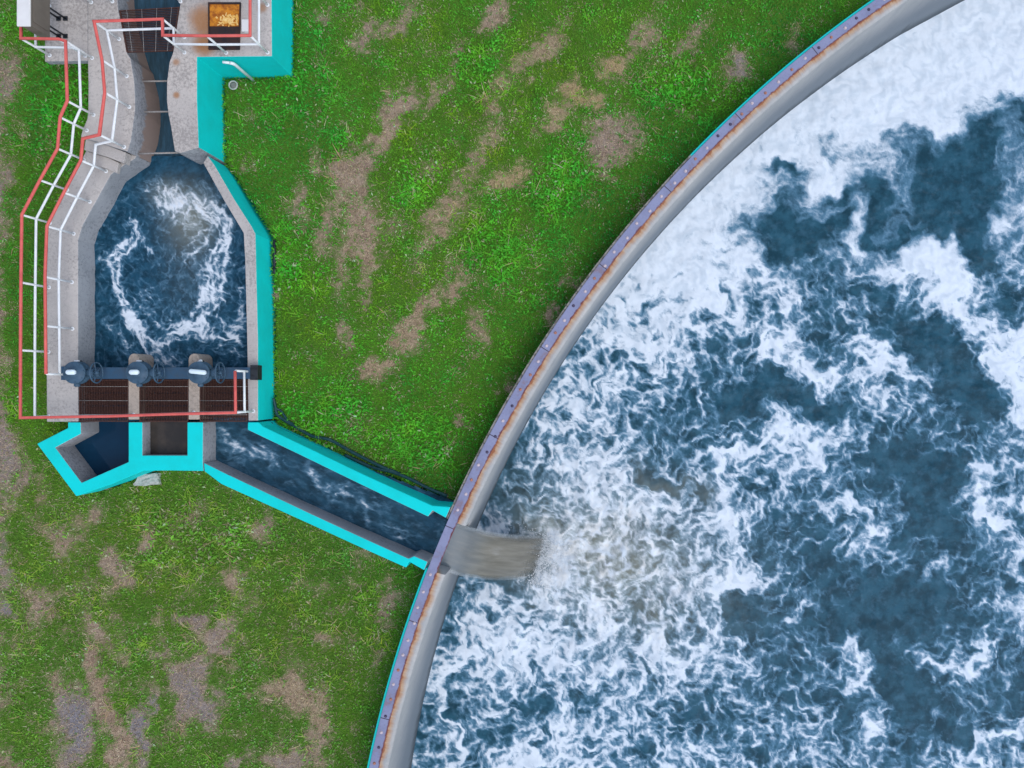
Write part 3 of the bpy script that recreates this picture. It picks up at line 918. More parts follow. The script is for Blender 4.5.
# ------------------------------------------------------------------ water in the works
# basin
px = np.arange(66, 262, 0.8); py = np.arange(146, 428, 0.8)
BX, BY = np.meshgrid(px, py)
zb = 0.28; kb = (CAM_H-zb)/FOC
X = (BX-VX)*kb; Y = -(BY-VY)*kb
ccx, ccy = 168, 272
rr = np.hypot(BX-ccx, BY-ccy); th = np.arctan2(BY-ccy, BX-ccx)+0.9*np.exp(-(rr/40)**2)+rr*0.006
SXb = (ccx+rr*np.cos(th))*1.9; SYb = (ccy+rr*np.sin(th))*1.9
x2, y2, Bp, web, fine, tone = foam_pattern(SXb, SYb)
wx = BX+(x2-SXb)*0.22+4*fbm(BX/26, BY/26, 3, 7); wy = BY+(y2-SYb)*0.22+4*fbm(BX/26, BY/26, 3, 17)
d = np.full(BX.shape, 0.13)
for pts, ww, k in [([(152, 186), (165, 196), (182, 206)], 7, .50), ([(182, 206), (200, 196), (206, 192)], 9, .55), ([(175, 205), (190, 218), (208, 212)], 12, .34), ([(188, 218), (196, 238), (190, 256)], 12, .22), ([(110, 330), (128, 350), (150, 358)], 6, .25), ([(246, 250), (243, 290)], 4, .2), ([(212, 205), (222, 225), (226, 250), (222, 275), (212, 300), (200, 318), (180, 330)], 9, .50),
                   ([(222, 232), (208, 268), (204, 300)], 6, .30), ([(180, 330), (160, 340), (140, 330), (128, 314)], 8, .42), ([(135, 228), (122, 240), (116, 262), (118, 290), (126, 318)], 7, .45), ([(128, 314), (134, 332), (158, 350), (178, 362)], 5, .50),
                   ([(243, 295), (240, 320), (228, 340)], 5, .35), ([(180, 322), (205, 335), (232, 346)], 6, .35), ([(150, 300), (175, 318)], 9, .22), ([(116, 240), (106, 262)], 6, .25), ([(240, 360), (220, 352)], 6, .3),
                   ([(202, 330), (230, 325)], 8, .25), ([(140, 238), (146, 246)], 5, .35)]:
    d = d+k*np.exp(-(seg_dist(wx, wy, pts)/ww)**2)
d = d+0.08*fbm(BX/30, BY/30, 3, 31)
d = d*0.80-0.25*sstep(186, 168, BY)
for pts in ([(214, 200), (228, 226), (231, 252), (226, 282), (214, 306), (196, 326), (170, 336)], [(206, 214), (216, 240), (216, 266), (206, 296), (190, 314)], [(224, 240), (222, 270), (210, 300)], [(140, 232), (124, 246), (118, 266), (121, 292), (130, 316), (148, 334), (172, 344), (200, 340)],
            [(120, 236), (112, 256), (113, 284), (122, 312)], [(150, 194), (168, 204), (186, 210)], [(130, 322), (146, 346), (166, 362)], [(214, 318), (232, 336), (242, 352)], [(178, 324), (196, 334), (222, 340), (240, 336)], [(132, 300), (152, 318), (176, 326), (196, 318)], [(200, 206), (206, 226), (200, 246), (186, 262)]):
    d = d+0.40*np.exp(-(seg_dist(wx, wy, pts)/2.0)**2)
d = d+0.32*Bp+web*0.58*sstep(-0.15, 0.3, d)+fine*0.8
tb = 0.85*blob(BX, BY, (192, 218, 26, 32, 0))+0.5*blob(BX, BY, (165, 192, 18, 14, 0))+0.12*blob(BX, BY, (190, 280, 30, 40, 0))
cx, cy = W(170, 272, zb)
rr = np.hypot(X-cx, Y-cy); th = np.arctan2(Y-cy, X-cx)
tw = th+1.1*np.exp(-(rr/1.6)**2)+0.25*rr
FCb = np.stack([cx+rr*np.cos(tw)*1.25, cy+rr*np.sin(tw)*1.25, 0*X], -1)
Z = zb+0.05*fbm(X*1.1, Y*1.1, 3, 12)+0.03*fbm(X*3.1, Y*3.1, 3, 15)+0.05*blob(BX, BY, (190, 205, 30, 25, 0))
Z = Z+0.10*sstep(175, 155, BY)
gate_line = W(0, 421.5, ZS)[1]
basin_in = in_poly(X, Y, T([(250, 424), (252, 330), (250, 232), (208, 158), (180, 150), (120, 150), (104, 172), (72, 232), (74, 424)]))
w = grid_mesh('basin_water', X, Y, Z, basin_in & (Y > gate_line-0.02), M['basinwater'], {'foam': d, 'turbid': np.clip(tb, 0, 1), 'tone': tone, 'flow_co': FCb})
tag(w, 'dark blue swirling water with white foam filaments in the six-sided basin', None, kind='structure')

# throat upstream of the basin
px = np.arange(112, 204, 1.3); py = np.arange(-70, 160, 1.3)
BX, BY = np.meshgrid(px, py)
lv = 0.62-0.42*sstep(10, 118, BY)
X = (BX-VX)*(CAM_H-0.3)/FOC; Y = -(BY-VY)*(CAM_H-0.3)/FOC
Z = lv+0.02*fbm(X*2.5, Y*0.7, 3, 19)+0.10*sstep(140, 156, BY)
FCt = np.stack([X*2.2, Y*0.35, 0*X], -1)
d = 0.04+0.10*fbm(X*3, Y*0.5, 3, 20)+0.10*sstep(132, 158, BY)
w = grid_mesh('throat_water', X, Y, Z, np.ones(X.shape, bool), M['basinwater'], {'foam': d, 'turbid': 0.12+0*d, 'tone': 0*d, 'flow_co': FCt})
tag(w, 'smooth dark water sliding through the narrow throat', None, kind='structure')

# channel
c0 = Vector((*W(225, 440, 0.2), 0)); c1 = Vector((*W(445, 545, 0.1), 0))
ex = (c1-c0).normalized(); ey = Vector((-ex.y, ex.x, 0)); L = (c1-c0).length
s_ = np.arange(-1.2, L+0.62, 0.035); t_ = np.arange(-1.9, 1.5, 0.035)
SS, TT = np.meshgrid(s_, t_)
X = c0.x+ex.x*SS+ey.x*TT; Y = c0.y+ex.y*SS+ey.y*TT
keep = (Y < W(0, 422.6, ZS)[1]) & (X > W(202.9, 0, ZS)[0]) & (np.hypot(X-TC.x, Y-TC.y) > TR-0.17)
# stay inside the outer faces of the channel walls
foot = T([(203, 421), (258, 421), (262, 427), (364, 475), (452, 508), (455, 530), (438, 575), (405, 567), (308, 523), (203, 470)])
keep &= in_poly(X, Y, foot)
Z = 0.27-0.17*sstep(0, L, SS)+0.05*fbm(SS*0.8, TT*1.8, 3, 71)+0.025*fbm(SS*2.5, TT*5, 2, 75)
PXc = VX+X*FOC/(CAM_H-0.2); PYc = VY-Y*FOC/(CAM_H-0.2)
x2, y2, Bp, web, fine, tone = foam_pattern(SS*38, TT*75)
d = np.full(X.shape, 0.10)
wx = PXc+4*fbm(PXc/16, PYc/16, 3, 81); wy = PYc+4*fbm(PXc/16, PYc/16, 3, 85)
for pts, ww, k in [([(222, 430), (232, 445), (260, 455), (280, 462)], 6, .38), ([(255, 448), (275, 452)], 5, .3), ([(310, 468), (322, 485), (335, 496)], 5, .30), ([(345, 490), (362, 502), (375, 505)], 7, .30), ([(364, 510), (368, 522)], 3, .5), ([(390, 525), (410, 540)], 7, .22), ([(225, 436), (250, 470)], 8, .12)]:
    d = d+k*np.exp(-(seg_dist(wx, wy, pts)/ww)**2)
d = d*0.9+0.40*Bp+web*0.55*sstep(-0.1, 0.35, d)+fine*0.7
FCc = np.stack([SS*0.62, TT*1.25, 0*SS], -1)
w = grid_mesh('channel_water', X, Y, Z, keep, M['basinwater'], {'foam': d, 'turbid': np.full_like(d, 0.05), 'tone': tone, 'flow_co': FCc})
tag(w, 'dark rippled water running down the sloping channel', None, kind='structure')


def flat_sheet(name, pts, z, mat, label):
    bm = bmesh.new(); bm.faces.new([bm.verts.new((x, y, z)) for x, y in pts])
    o = obj(name, bm, mat)
    return tag(o, label, None, kind='structure')


flat_sheet('still_water', T([(52, 423), (135, 423), (135, 474), (82, 490), (50, 450)]), 0.22, M['bluewater'], 'still dark blue water in the pointed turquoise box')
flat_sheet('murky_water', T([(138, 422.6), (192, 422.6), (192, 460), (138, 460)]), 0.62, M['brownwater'], 'murky brown water in the square turquoise cell')

# ------------------------------------------------------------------ ground
DRY = [  # photo px: x, y, rx, ry, rotation, strength, gravel, straw
    (400, 105, 13, 30, 25, .75, .25, .15), (352, 175, 20, 34, 20, .85, .2, .1), (362, 230, 26, 34, 0, .75, .15, .1), (342, 265, 10, 40, 0, .5, .1, .1), (365, 290, 8, 26, 0, .5, .1, .1), (318, 165, 12, 12, 0, .5, .2, .1),
    (404, 340, 18, 14, -25, .75, .1, .25), (378, 368, 22, 12, -15, .85, .1, .3), (343, 330, 6, 22, 10, .55, .1, .1), (425, 305, 6, 26, 15, .45, .1, .2), (430, 165, 14, 20, 30, .45, .2, .2),
    (490, 18, 10, 24, 40, .7, .3, .2), (455, 50, 12, 8, 0, .5, .3, .2), (365, 40, 22, 14, -30, .6, .3, .1), (330, 12, 14, 8, 0, .5, .3, .1), (355, 12, 8, 14, 0, .4, .3, .1), (500, 85, 10, 26, 40, .55, .3, .5), (520, 60, 10, 16, 40, .5, .2, .5),
    (612, 65, 14, 14, 0, .8, .1, .85), (577, 92, 18, 10, 10, .7, .1, .85), (595, 100, 10, 8, 0, .6, .1, .7), (505, 185, 26, 12, -25, .7, .15, .75), (520, 170, 14, 10, -20, .6, .1, .7), (470, 205, 18, 12, 0, .4, .3, .5),
    (612, 140, 30, 24, -40, .95, .35, .05), (600, 165, 18, 14, 0, .6, .3, .05), (735, 66, 13, 15, 0, .8, .65, .05), (790, 45, 10, 10, 0, .4, .3, .2), (575, 283, 10, 10, 0, .55, .3, .1), (552, 318, 7, 12, 20, .8, .2, .1), (640, 205, 10, 10, 30, .5, .2, .1),
    (465, 418, 10, 10, 0, .6, .2, .1), (510, 385, 10, 9, 0, .5, .2, .1), (275, 290, 6, 18, 0, .55, .1, .1), (250, 160, 12, 12, 0, .4, .1, .2), (256, 120, 10, 14, 0, .35, .1, .2), (450, 445, 10, 8, 0, .4, .2, .1), (690, 110, 10, 8, 0, .4, .3, .2), (655, 60, 10, 20, 30, .3, .2, .3),
    (385, 130, 10, 40, 28, 0.78, .15, .15), (330, 215, 9, 40, 10, 0.68, .15, .1), (372, 250, 9, 46, 8, 0.73, .1, .15), (418, 322, 10, 40, 22, 0.78, .1, .25), (445, 215, 14, 60, 32, 0.63, .2, .35), (480, 150, 12, 50, 38, 0.58, .25, .35), (540, 50, 11, 46, 42, 0.63, .25, .4), (560, 110, 12, 34, 45, 0.58, .2, .5),
    (455, 285, 18, 30, 20, 0.58, .2, .3), (480, 330, 12, 26, 20, 0.53, .2, .2), (400, 20, 11, 40, 35, 0.58, .3, .15), (440, 90, 10, 36, 35, 0.58, .25, .2), (640, 40, 14, 40, 35, 0.53, .3, .3), (690, 40, 12, 30, 40, 0.53, .3, .2), (300, 205, 10, 26, 15, 0.53, .2, .1),
    # below the channel
    (290, 693, 26, 16, 10, .95, .25, .35), (320, 715, 9, 30, 0, .75, .2, .3), (312, 748, 10, 22, 0, .6, .3, .2), (218, 640, 12, 26, 30, .85, .5, .05), (190, 690, 18, 34, 10, .95, .75, .05), (205, 712, 14, 20, 0, .8, .8, .05), (188, 615, 16, 9, 30, .7, .6, .05), (160, 655, 12, 8, 0, .5, .4, .05),
    (75, 728, 18, 40, 0, 1.0, 1.0, 0), (140, 738, 10, 24, 0, .95, 1.0, 0), (148, 702, 6, 10, 0, .6, .9, 0), (118, 572, 12, 16, 0, .7, .3, .05), (40, 610, 16, 22, 0, .65, .2, .05), (100, 690, 10, 60, -18, .75, .05, 0), (118, 745, 12, 30, -10, .8, .05, 0), (95, 630, 12, 26, -15, .6, .15, 0),
    (390, 600, 14, 22, 10, .75, .35, .1), (262, 525, 12, 10, 0, .55, .3, .1), (375, 655, 12, 8, 0, .45, .3, .1), (362, 560, 10, 14, 10, .4, .2, .1), (236, 585, 10, 20, 0, .45, .2, .2), (150, 540, 12, 10, 0, .45, .2, .1), (100, 510, 12, 14, 0, .45, .2, .1), (65, 540, 16, 22, 0, .45, .2, .1), (290, 760, 26, 10, 0, .7, .6, .1), (238, 764, 16, 8, 0, .7, .7, .1), (330, 640, 10, 8, 0, .35, .2, .2),
    # worn left margin
    (-10, 300, 14, 460, 0, .7, .35, .05), (0, 90, 16, 40, 0, .7, .5, .05), (4, 190, 9, 30, 0, .6, .55, .05), (2, 450, 12, 50, 0, .75, .6, .05), (4, 560, 8, 40, 0, .5, .7, .05), (20, 130, 8, 20, 0, .4, .2, .1), (20, 480, 12, 20, 0, .6, .4, .05), (5, 610, 8, 10, 0, .7, .9, 0)]
YELL = [(430, 170, 80, 110, 25), (480, 130, 60, 70, 30), (390, 270, 60, 50, 0), (300, 330, 40, 60, 0), (60, 330, 60, 200, 0), (130, 540, 160, 90, 0), (300, 640, 130, 70, 10), (60, 560, 70, 140, 0), (560, 60, 90, 60, 0), (400, 30, 60, 30, 0)]
DEEP = [(600, 240, 60, 90, 30), (560, 330, 50, 50, 0), (660, 150, 60, 60, 40), (300, 130, 50, 90, 0), (250, 200, 30, 40, 0), (780, 40, 60, 40, 30), (350, 560, 60, 40, 20), (440, 480, 40, 30, 30), (40, 110, 34, 60, 0), (260, 700, 60, 60, 0), (30, 260, 30, 80, 0), (60, 660, 40, 30, 0), (300, 30, 40, 40, 0)]
LUSH = [(560, 190, 30, 40, 20), (580, 170, 24, 20, 0), (495, 250, 30, 40, 0), (285, 270, 30, 40, 0), (420, 180, 24, 40, 20), (345, 150, 20, 20, 0), (290, 75, 30, 40, 0), (480, 70, 24, 30, 0), (60, 110, 20, 40, 0), (170, 530, 30, 30, 0), (230, 540, 40, 24, 0), (420, 440, 40, 30, 0), (330, 420, 50, 30, 0), (680, 90, 30, 30, 0), (90, 90, 20, 30, 0)]


def ground_fields(X, Y):
    PX = VX+X*FOC/CAM_H; PY = VY-Y*FOC/CAM_H
    wx = PX+20*fbm(PX/30, PY/30, 4, 101)+8*fbm(PX/8, PY/8, 3, 111); wy = PY+20*fbm(PX/30, PY/30, 4, 103)+8*fbm(PX/8, PY/8, 3, 113)
    bare = np.zeros(X.shape); gr = np.zeros(X.shape); st = np.zeros(X.shape)
    for b in DRY:
        k = blob(wx, wy, b)
        bare = np.maximum(bare, k*b[5]); gr = np.maximum(gr, k*b[6]); st = np.maximum(st, k*b[7])
    patch = fbm(PX/34, PY/34, 4, 121)
    bare = np.clip(bare*1.28*(0.9+0.9*fbm(PX/6, PY/6, 3, 123)+0.5*fbm(PX/18, PY/18, 3, 127)), 0, 1)
    low = sstep(380, 520, PY)*sstep(480, 300, PX)
    far = sstep(0, 60, np.maximum(np.maximum(-PX, PX-1024), np.maximum(-PY, PY-768)))
    bare = np.clip(bare+0.24*sstep(0.05, 0.5, patch)+low*(0.10+0.28*sstep(0.0, 0.4, fbm(PX/24, PY/24, 4, 131))), 0, 1)
    yel = np.zeros(X.shape); dee = np.zeros(X.shape); lus = np.zeros(X.shape)
    for b in YELL: yel = np.maximum(yel, blob(wx, wy, b))
    for b in DEEP: dee = np.maximum(dee, blob(wx, wy, b))
    ux = wx+26*fbm(PX/16, PY/16, 3, 191); uy = wy+26*fbm(PX/16, PY/16, 3, 193)
    for b in LUSH: lus = np.maximum(lus, blob(ux, uy, b))
    return 1-bare, gr, st, yel, dee, lus, PX, PY


GZ = lambda X, Y: 0.05*fbm(X*0.5, Y*0.5, 3, 141)
footprints = [deck_left, deck_right, walk, T([(258, 421), (258, 230), (206, 150), (110, 160), (78, 240), (78, 422), (80, 423), (200, 423)]), T(outer+[(202.8, 440)]+[(203, 421), (67.8, 421)]), foot,
              T([(130, 424), (133, -70), (184, -70), (170, 150), (200, 160), (200, 424)])]


def covered(X, Y):
    c = np.hypot(X-TC.x, Y-TC.y) < TR+EDGE_W+0.01
    for f in footprints: c |= in_poly(X, Y, f)
    return c


# polar sheet about the tank: fine where it is seen, running out to the horizon
fa = np.arange(A_LO-0.12, A_HI+0.14, 0.085/(TR+8)); ra = np.linspace(fa[-1], fa[0]+2*math.pi, 60)[1:]
aa = np.concatenate([fa, ra[:-1]])
fr = np.arange(TR+0.05, TR+27, 0.085); cr = TR+27*np.geomspace(1.05, 40, 24)
ra_ = np.concatenate([fr, cr])
AA, RR = np.meshgrid(np.append(aa, aa[0]+2*math.pi), ra_, indexing='ij')
X = TC.x+RR*np.cos(AA); Y = TC.y+RR*np.sin(AA)
cov, gr, st, yel, dee, lus, PX, PY = ground_fields(X, Y)
Z = GZ(X, Y)
inside = np.zeros(X.shape, bool)
for f in footprints: inside |= in_poly(X, Y, f)
Z = np.where(inside, -0.65, Z)
g = grid_mesh('ground', X, Y, Z, np.ones(X.shape, bool), M['ground'], {'cover': cov, 'gravel': gr, 'straw': st})
tag(g, 'patchy grass ground with bare brown soil and grey gravel', None, kind='structure')

# grass: short blades, small round leaves and longer bent blades, all one lawn
x0, y0 = W(-90, 860); x1, y1 = W(990, -90)


def scatter(n, keepf):
    X = rng.uniform(x0, x1, n); Y = rng.uniform(y0, y1, n)
    k = ~covered(X, Y)
    X, Y = X[k], Y[k]
    f = ground_fields(X, Y)
    k = keepf(X, Y, f)
    return X[k], Y[k], [v[k] for v in f]


def col_of(f, n, bright):
    cov, gr, st, yel, dee, lus, PX, PY = f
    tone = 0.7*fbm(PX/10, PY/10, 3, 151)+0.7*fbm(PX/45, PY/45, 3, 155)
    hue = fbm(PX/30, PY/30, 3, 157)[:, None]
    base = np.array([0.070, 0.250, 0.018])
    c = np.tile(base, (n, 1))
    c = c*(1-yel[:, None]*0.5)+np.array([0.150, 0.215, 0.012])*yel[:, None]*0.5
    c = c*(1-dee[:, None]*0.65)+np.array([0.016, 0.175, 0.022])*dee[:, None]*0.65
    c = c*(1-lus[:, None]*0.35)+np.array([0.060, 0.36, 0.018])*lus[:, None]*0.35
    c = c*(1+hue*np.array([0.7, 0.05, -0.5]))
    low = (sstep(400, 520, PY)*sstep(460, 300, PX))[:, None]
    c = c*(1-low*0.4)+np.array([0.175, 0.20, 0.040])*low*0.4
    dry = (rng.random(n) < 0.05+0.75*(1-cov))[:, None]
    c = np.where(dry, (np.array([0.33, 0.25, 0.16])*(1-st[:, None])+np.array([0.42, 0.34, 0.15])*st[:, None])*rng.uniform(0.5, 1.25, (n, 1)), c)
    c = c*(1+0.55*tone[:, None])*rng.uniform(0.78, 1.28, (n, 1))*bright*1.6
    return np.clip(c, 0.004, 0.6)


V_, F_, CC = [], [], []
voff = 0


def push(v, f, c):
    global voff
    V_.append(v.reshape(-1, 3)); F_.append(f+voff); CC.append(c); voff += len(v.reshape(-1, 3))


# short blades (triangles)
X, Y, f = scatter(740000, lambda X, Y, f: rng.random(len(X)) < np.clip((f[0]+0.35*fbm(f[6]/5, f[7]/5, 2, 161)-0.10)*1.3, 0.16, 1))
n = len(X); z = GZ(X, Y)
th = rng.uniform(0, 2*math.pi, n); ln = rng.uniform(0.05, 0.13, n)*(0.7+0.5*f[5]+0.3*rng.random(n)); lean = rng.uniform(0.35, 1.35, n); wd = rng.uniform(0.007, 0.014, n)
dx, dy = np.cos(th), np.sin(th)
tip = np.stack([X+dx*ln*np.sin(lean), Y+dy*ln*np.sin(lean), z+ln*np.cos(lean)+0.01], -1)
bl = np.stack([X-dy*wd, Y+dx*wd, z-0.01], -1); br = np.stack([X+dy*wd, Y-dx*wd, z-0.01], -1)
c = col_of(f, n, 1.0)
push(np.stack([bl, br, tip], 1), np.arange(3*n).reshape(n, 3), np.repeat(c, 3, 0))
n_short = n
# dry litter lying on the bare soil
X, Y, f = scatter(480000, lambda X, Y, f: rng.random(len(X)) < np.clip((1-f[0])*1.1-0.08, 0, 1)*(1-0.6*f[1]))
n = len(X); z = GZ(X, Y)+rng.uniform(0.0, 0.03, n)
th = rng.uniform(0, 2*math.pi, n); ln = rng.uniform(0.04, 0.12, n); wd = rng.uniform(0.004, 0.011, n)
dx, dy = np.cos(th), np.sin(th)
tip = np.stack([X+dx*ln, Y+dy*ln, z+ln*rng.uniform(0.0, 0.5, n)], -1)
c = (np.array([0.54, 0.41, 0.28])*(1-f[2][:, None])+np.array([0.50, 0.40, 0.18])*f[2][:, None])*(rng.uniform(0.35, 1.5, n)[:, None])*(1+0.4*fbm(f[6]/9, f[7]/9, 3, 181))[:, None]
push(np.stack([np.stack([X-dy*wd, Y+dx*wd, z], -1), np.stack([X+dy*wd, Y-dx*wd, z], -1), tip], 1), np.arange(3*n).reshape(n, 3), np.repeat(np.clip(c, 0.01, 0.7), 3, 0))
# small broad leaves: clover and weeds, held near flat
X, Y, f = scatter(275000, lambda X, Y, f: rng.random(len(X)) < np.clip(f[0]*(0.10+0.9*sstep(-0.05, 0.45, fbm(f[6]/26, f[7]/26, 4, 171))+0.4*f[5]), 0, 1))
n = len(X); z = GZ(X, Y)+rng.uniform(0.03, 0.13, n)*(0.7+0.6*f[5])
th = rng.uniform(0, 2*math.pi, n); ln = rng.uniform(0.022, 0.05, n)*(1+0.5*f[5]); wd = ln*rng.uniform(0.3, 0.5, n)
dx, dy = np.cos(th), np.sin(th); t1 = rng.normal(0, 0.35, n); t2 = rng.normal(0, 0.35, n)
P = lambda a, b: np.stack([X+dx*ln*a-dy*wd*b, Y+dy*ln*a+dx*wd*b, z+ln*a*t1+wd*b*t2], -1)
q = np.stack([P(-1, 0), P(0.1, -1), P(1, 0), P(0.1, 1)], 1)
c = col_of(f, n, 1.12)*np.array([0.85, 1.08, 0.95])
i4 = np.arange(4*n).reshape(n, 4)
push(q, np.concatenate([i4[:, [0, 1, 2]], i4[:, [0, 2, 3]]]), np.repeat(c, 4, 0))
# longer bent blades growing in tufts
tx, ty, tf = scatter(6000, lambda X, Y, f: (rng.random(len(X)) < np.clip(f[0], 0, 1)*(0.12+0.6*f[5]+0.7*np.exp(-(((f[6]-260)/170)**2+((f[7]-610)/70)**2)))))
m = 13
X = np.repeat(tx, m)+rng.normal(0, 0.09, len(tx)*m); Y = np.repeat(ty, m)+rng.normal(0, 0.09, len(tx)*m)
k = ~covered(X, Y)
size = np.repeat(rng.uniform(0.6, 1.25, len(tx)), m)[k]
X, Y = X[k], Y[k]
f = ground_fields(X, Y); n = len(X); z = GZ(X, Y)
th = rng.uniform(0, 2*math.pi, n); ln = rng.uniform(0.14, 0.36, n)*size*(1+0.5*f[5]); wd = rng.uniform(0.006, 0.012, n); up_ = rng.uniform(0.3, 0.8, n)
dx, dy = np.cos(th), np.sin(th)


def bladep(s, side):
    r = ln*s*(1-0.35*up_); h = ln*up_*(s*1.5-0.95*s*s)
    ww = wd*(1-s)**0.6
    return np.stack([X+dx*r-dy*ww*side, Y+dy*r+dx*ww*side, z+h], -1)


pts = [bladep(0, -1), bladep(0, 1), bladep(0.4, -1), bladep(0.4, 1), bladep(0.75, -1), bladep(0.75, 1), bladep(1.0, 0)]
q = np.stack(pts, 1)
c = col_of(f, n, 1.35)*np.array([1.15, 1.05, 0.9])
i7 = np.arange(7*n).reshape(n, 7)
push(q, np.concatenate([i7[:, [0, 1, 3]], i7[:, [0, 3, 2]], i7[:, [2, 3, 5]], i7[:, [2, 5, 4]], i7[:, [4, 5, 6]]]), np.repeat(c, 7, 0))
vv = np.vstack(V_); ff = np.vstack(F_); cc = np.vstack(CC)
me = bpy.data.meshes.new('grass')
me.vertices.add(len(vv)); me.vertices.foreach_set('co', vv.ravel().astype(np.float32))
me.loops.add(len(ff)*3); me.loops.foreach_set('vertex_index', ff.ravel().astype(np.int32))
me.polygons.add(len(ff)); me.polygons.foreach_set('loop_start', np.arange(0, len(ff)*3, 3, dtype=np.int32))
me.update(calc_edges=True)
at = me.attributes.new('col', 'FLOAT_COLOR', 'POINT'); at.data.foreach_set('color', np.hstack([cc, np.ones((len(cc), 1))]).ravel().astype(np.float32))
me.materials.append(M['blade'])
o = bpy.data.objects.new('grass', me); link(o)
tag(o, 'short patchy green grass and clover growing round the concrete works', 'grass', kind='stuff')

# ------------------------------------------------------------------ railings
RAIL_H, MID_H = 1.05, 0.53


def railing(label, pts, posts=None, mid=True, group=None):
    """pts: (px, py, level) along the base line"""
    base = [W3(x, y, z) for x, y, z in pts]
    r = thing('railing', label, 'railing', tuple(base[0]), group=group)
    o0 = base[0]
    bm = bmesh.new(); add_tube(bm, [p-o0+Vector((0, 0, RAIL_H)) for p in base], 0.038, 10)
    obj('top_rail', bm, M['red'], r)
    bm = bmesh.new(); add_tube(bm, [p-o0+Vector((0, 0, MID_H)) for p in base], 0.031, 10)
    obj('mid_rail', bm, M['white'], r)
    for i, p in enumerate(base):
        if posts is not None and i not in posts: continue
        bm = bmesh.new()
        q = p-o0
        add_tube(bm, [q+Vector((0, 0, 0.004)), q+Vector((0, 0, RAIL_H-0.03))], 0.029, 10)
        po = obj('post', bm, M['white'], r)
        bm = bmesh.new(); add_lathe(bm, [(0.052, 0.002), (0.052, 0.012)], 14, M=Matrix.Translation(q))
        obj('base_flange', bm, M['white'], po)
    return r


railing('red and white railing along the grass edge, turning past the gratings', [
    (49.6, 6, ZN), (49.9, 55.5, ZN), (85.5, 56, ZN), (92.2, 58, ZN), (93.8, 115.0, ZN), (87.0, 130.5, ZN), (84.0, 160.0, ZS), (67.2, 190.0, ZS), (50.0, 223.0, ZS), (49.2, 287.4, ZS), (48.8, 351.9, ZS), (48.8, 416.2, ZS),
    (133.5, 414.6, ZS), (193.9, 412.6, ZS), (253.4, 411.2, ZS), (253.0, 371.5, ZS)], group='red and white pipe railings')
railing('red and white railing along the water side, from steps up over the dark grating', [
    (267.6, -50, ZN), (267.6, 5, ZN), (267.6, 52.7, ZN), (226.3, 53.0, ZN), (184.6, 52.6, ZN), (184.4, 37.2, ZN), (119.2, 39.2, ZN), (126.9, 76.2, ZN), (129.4, 107, ZN), (124.3, 147.0, ZN),
    (108.2, 150.4, ZS), (106.2, 171.2, ZS), (90.0, 201.8, ZS), (73.9, 233.8, ZS), (72.1, 282.2, ZS), (72.6, 328.8, ZS), (73.0, 374.5, ZS)], posts=[1, 2, 3, 4, 5, 6, 7, 8, 9, 11, 12, 13, 14, 15, 16], group='red and white pipe railings')
railing('red and white railing crossing the deck at the top edge of the photo', [(91.4, 2.5, ZN), (112.5, 1.5, ZN), (180.6, 1.5, ZN), (226, 1.5, ZN)], posts=[0, 1, 2], group='red and white pipe railings')


# ------------------------------------------------------------------ gratings
def grating(label, quad, z, bars_along_long, n, ncross, group, mat, thick=0.012, depth=0.032):
    """quad: four world xy corners (a b c d): bars run a->d, spread a->b"""
    q = [Vector((*p, z)) for p in quad]
    g = thing('floor_grating', label, 'grating', group=group)
    bm = bmesh.new()
    fr = 0.03
    for i in range(4):
        a_, b_ = q[i], q[(i+1) % 4]
        d = (b_-a_).normalized(); nrm = Vector((-d.y, d.x, 0))
        c_ = sum(q, Vector())/4
        if (c_-a_).dot(nrm) < 0: nrm = -nrm
        v = [a_, b_, b_+nrm*fr, a_+nrm*fr]
        add_prism(bm, [(p.x, p.y) for p in v], z-0.04-0.002*(i % 2), z-0.001*(i % 2)-0.002)
    obj('frame', bm, mat, g)
    bm = bmesh.new()
    for i in range(n):
        t = (i+0.5)/n
        a_ = q[0].lerp(q[1], t); b_ = q[3].lerp(q[2], t)
        d = (b_-a_).normalized(); nrm = Vector((-d.y, d.x, 0))*thick/2
        a_ = a_+d*0.012; b_ = b_-d*0.012
        add_prism(bm, [(p.x, p.y) for p in (a_+nrm, b_+nrm, b_-nrm, a_-nrm)], z-depth-0.006, z-0.008)
    obj('bars', bm, mat, g)
    bm = bmesh.new()
    for i in range(ncross):
        t = (i+0.5)/ncross
        a_ = q[0].lerp(q[3], t); b_ = q[1].lerp(q[2], t)
        add_tube(bm, [a_+Vector((0, 0, -0.004)), b_+Vector((0, 0, -0.004))], 0.006, 6)
    obj('cross_rods', bm, M['galv'], g)
    return g


G0 = 'rusty bar gratings over the gates'
grating('rusty grating over the gate bay nearest the walkway', T([(78.8, 379.5), (127.8, 379.5), (127.8, 421.8), (78.8, 421.6)]), ZS, 0, 30, 3, G0, M['rustbar'])
grating('rusty grating over the middle gate bay above the square murky cell', T([(139.4, 379.5), (187.9, 379.5), (187.9, 421.8), (139.4, 421.8)]), ZS, 0, 30, 3, G0, M['rustbar'])
grating('rusty grating over the gate bay beside the outlet channel', T([(199.8, 379.5), (247.4, 379.5), (247.4, 421.8), (199.8, 421.8)]), ZS, 0, 30, 3, G0, M['rustbar'])
tp = N([(119.0, 10.3), (126.3, 52.3), (173, 50.8), (179.2, 6.8)])
grating('dark brown bar grating bridging the throat between the two upper decks', [tp[0], tp[1], tp[2], tp[3]], ZN, 0, 26, 4, None, M['rustbar'])
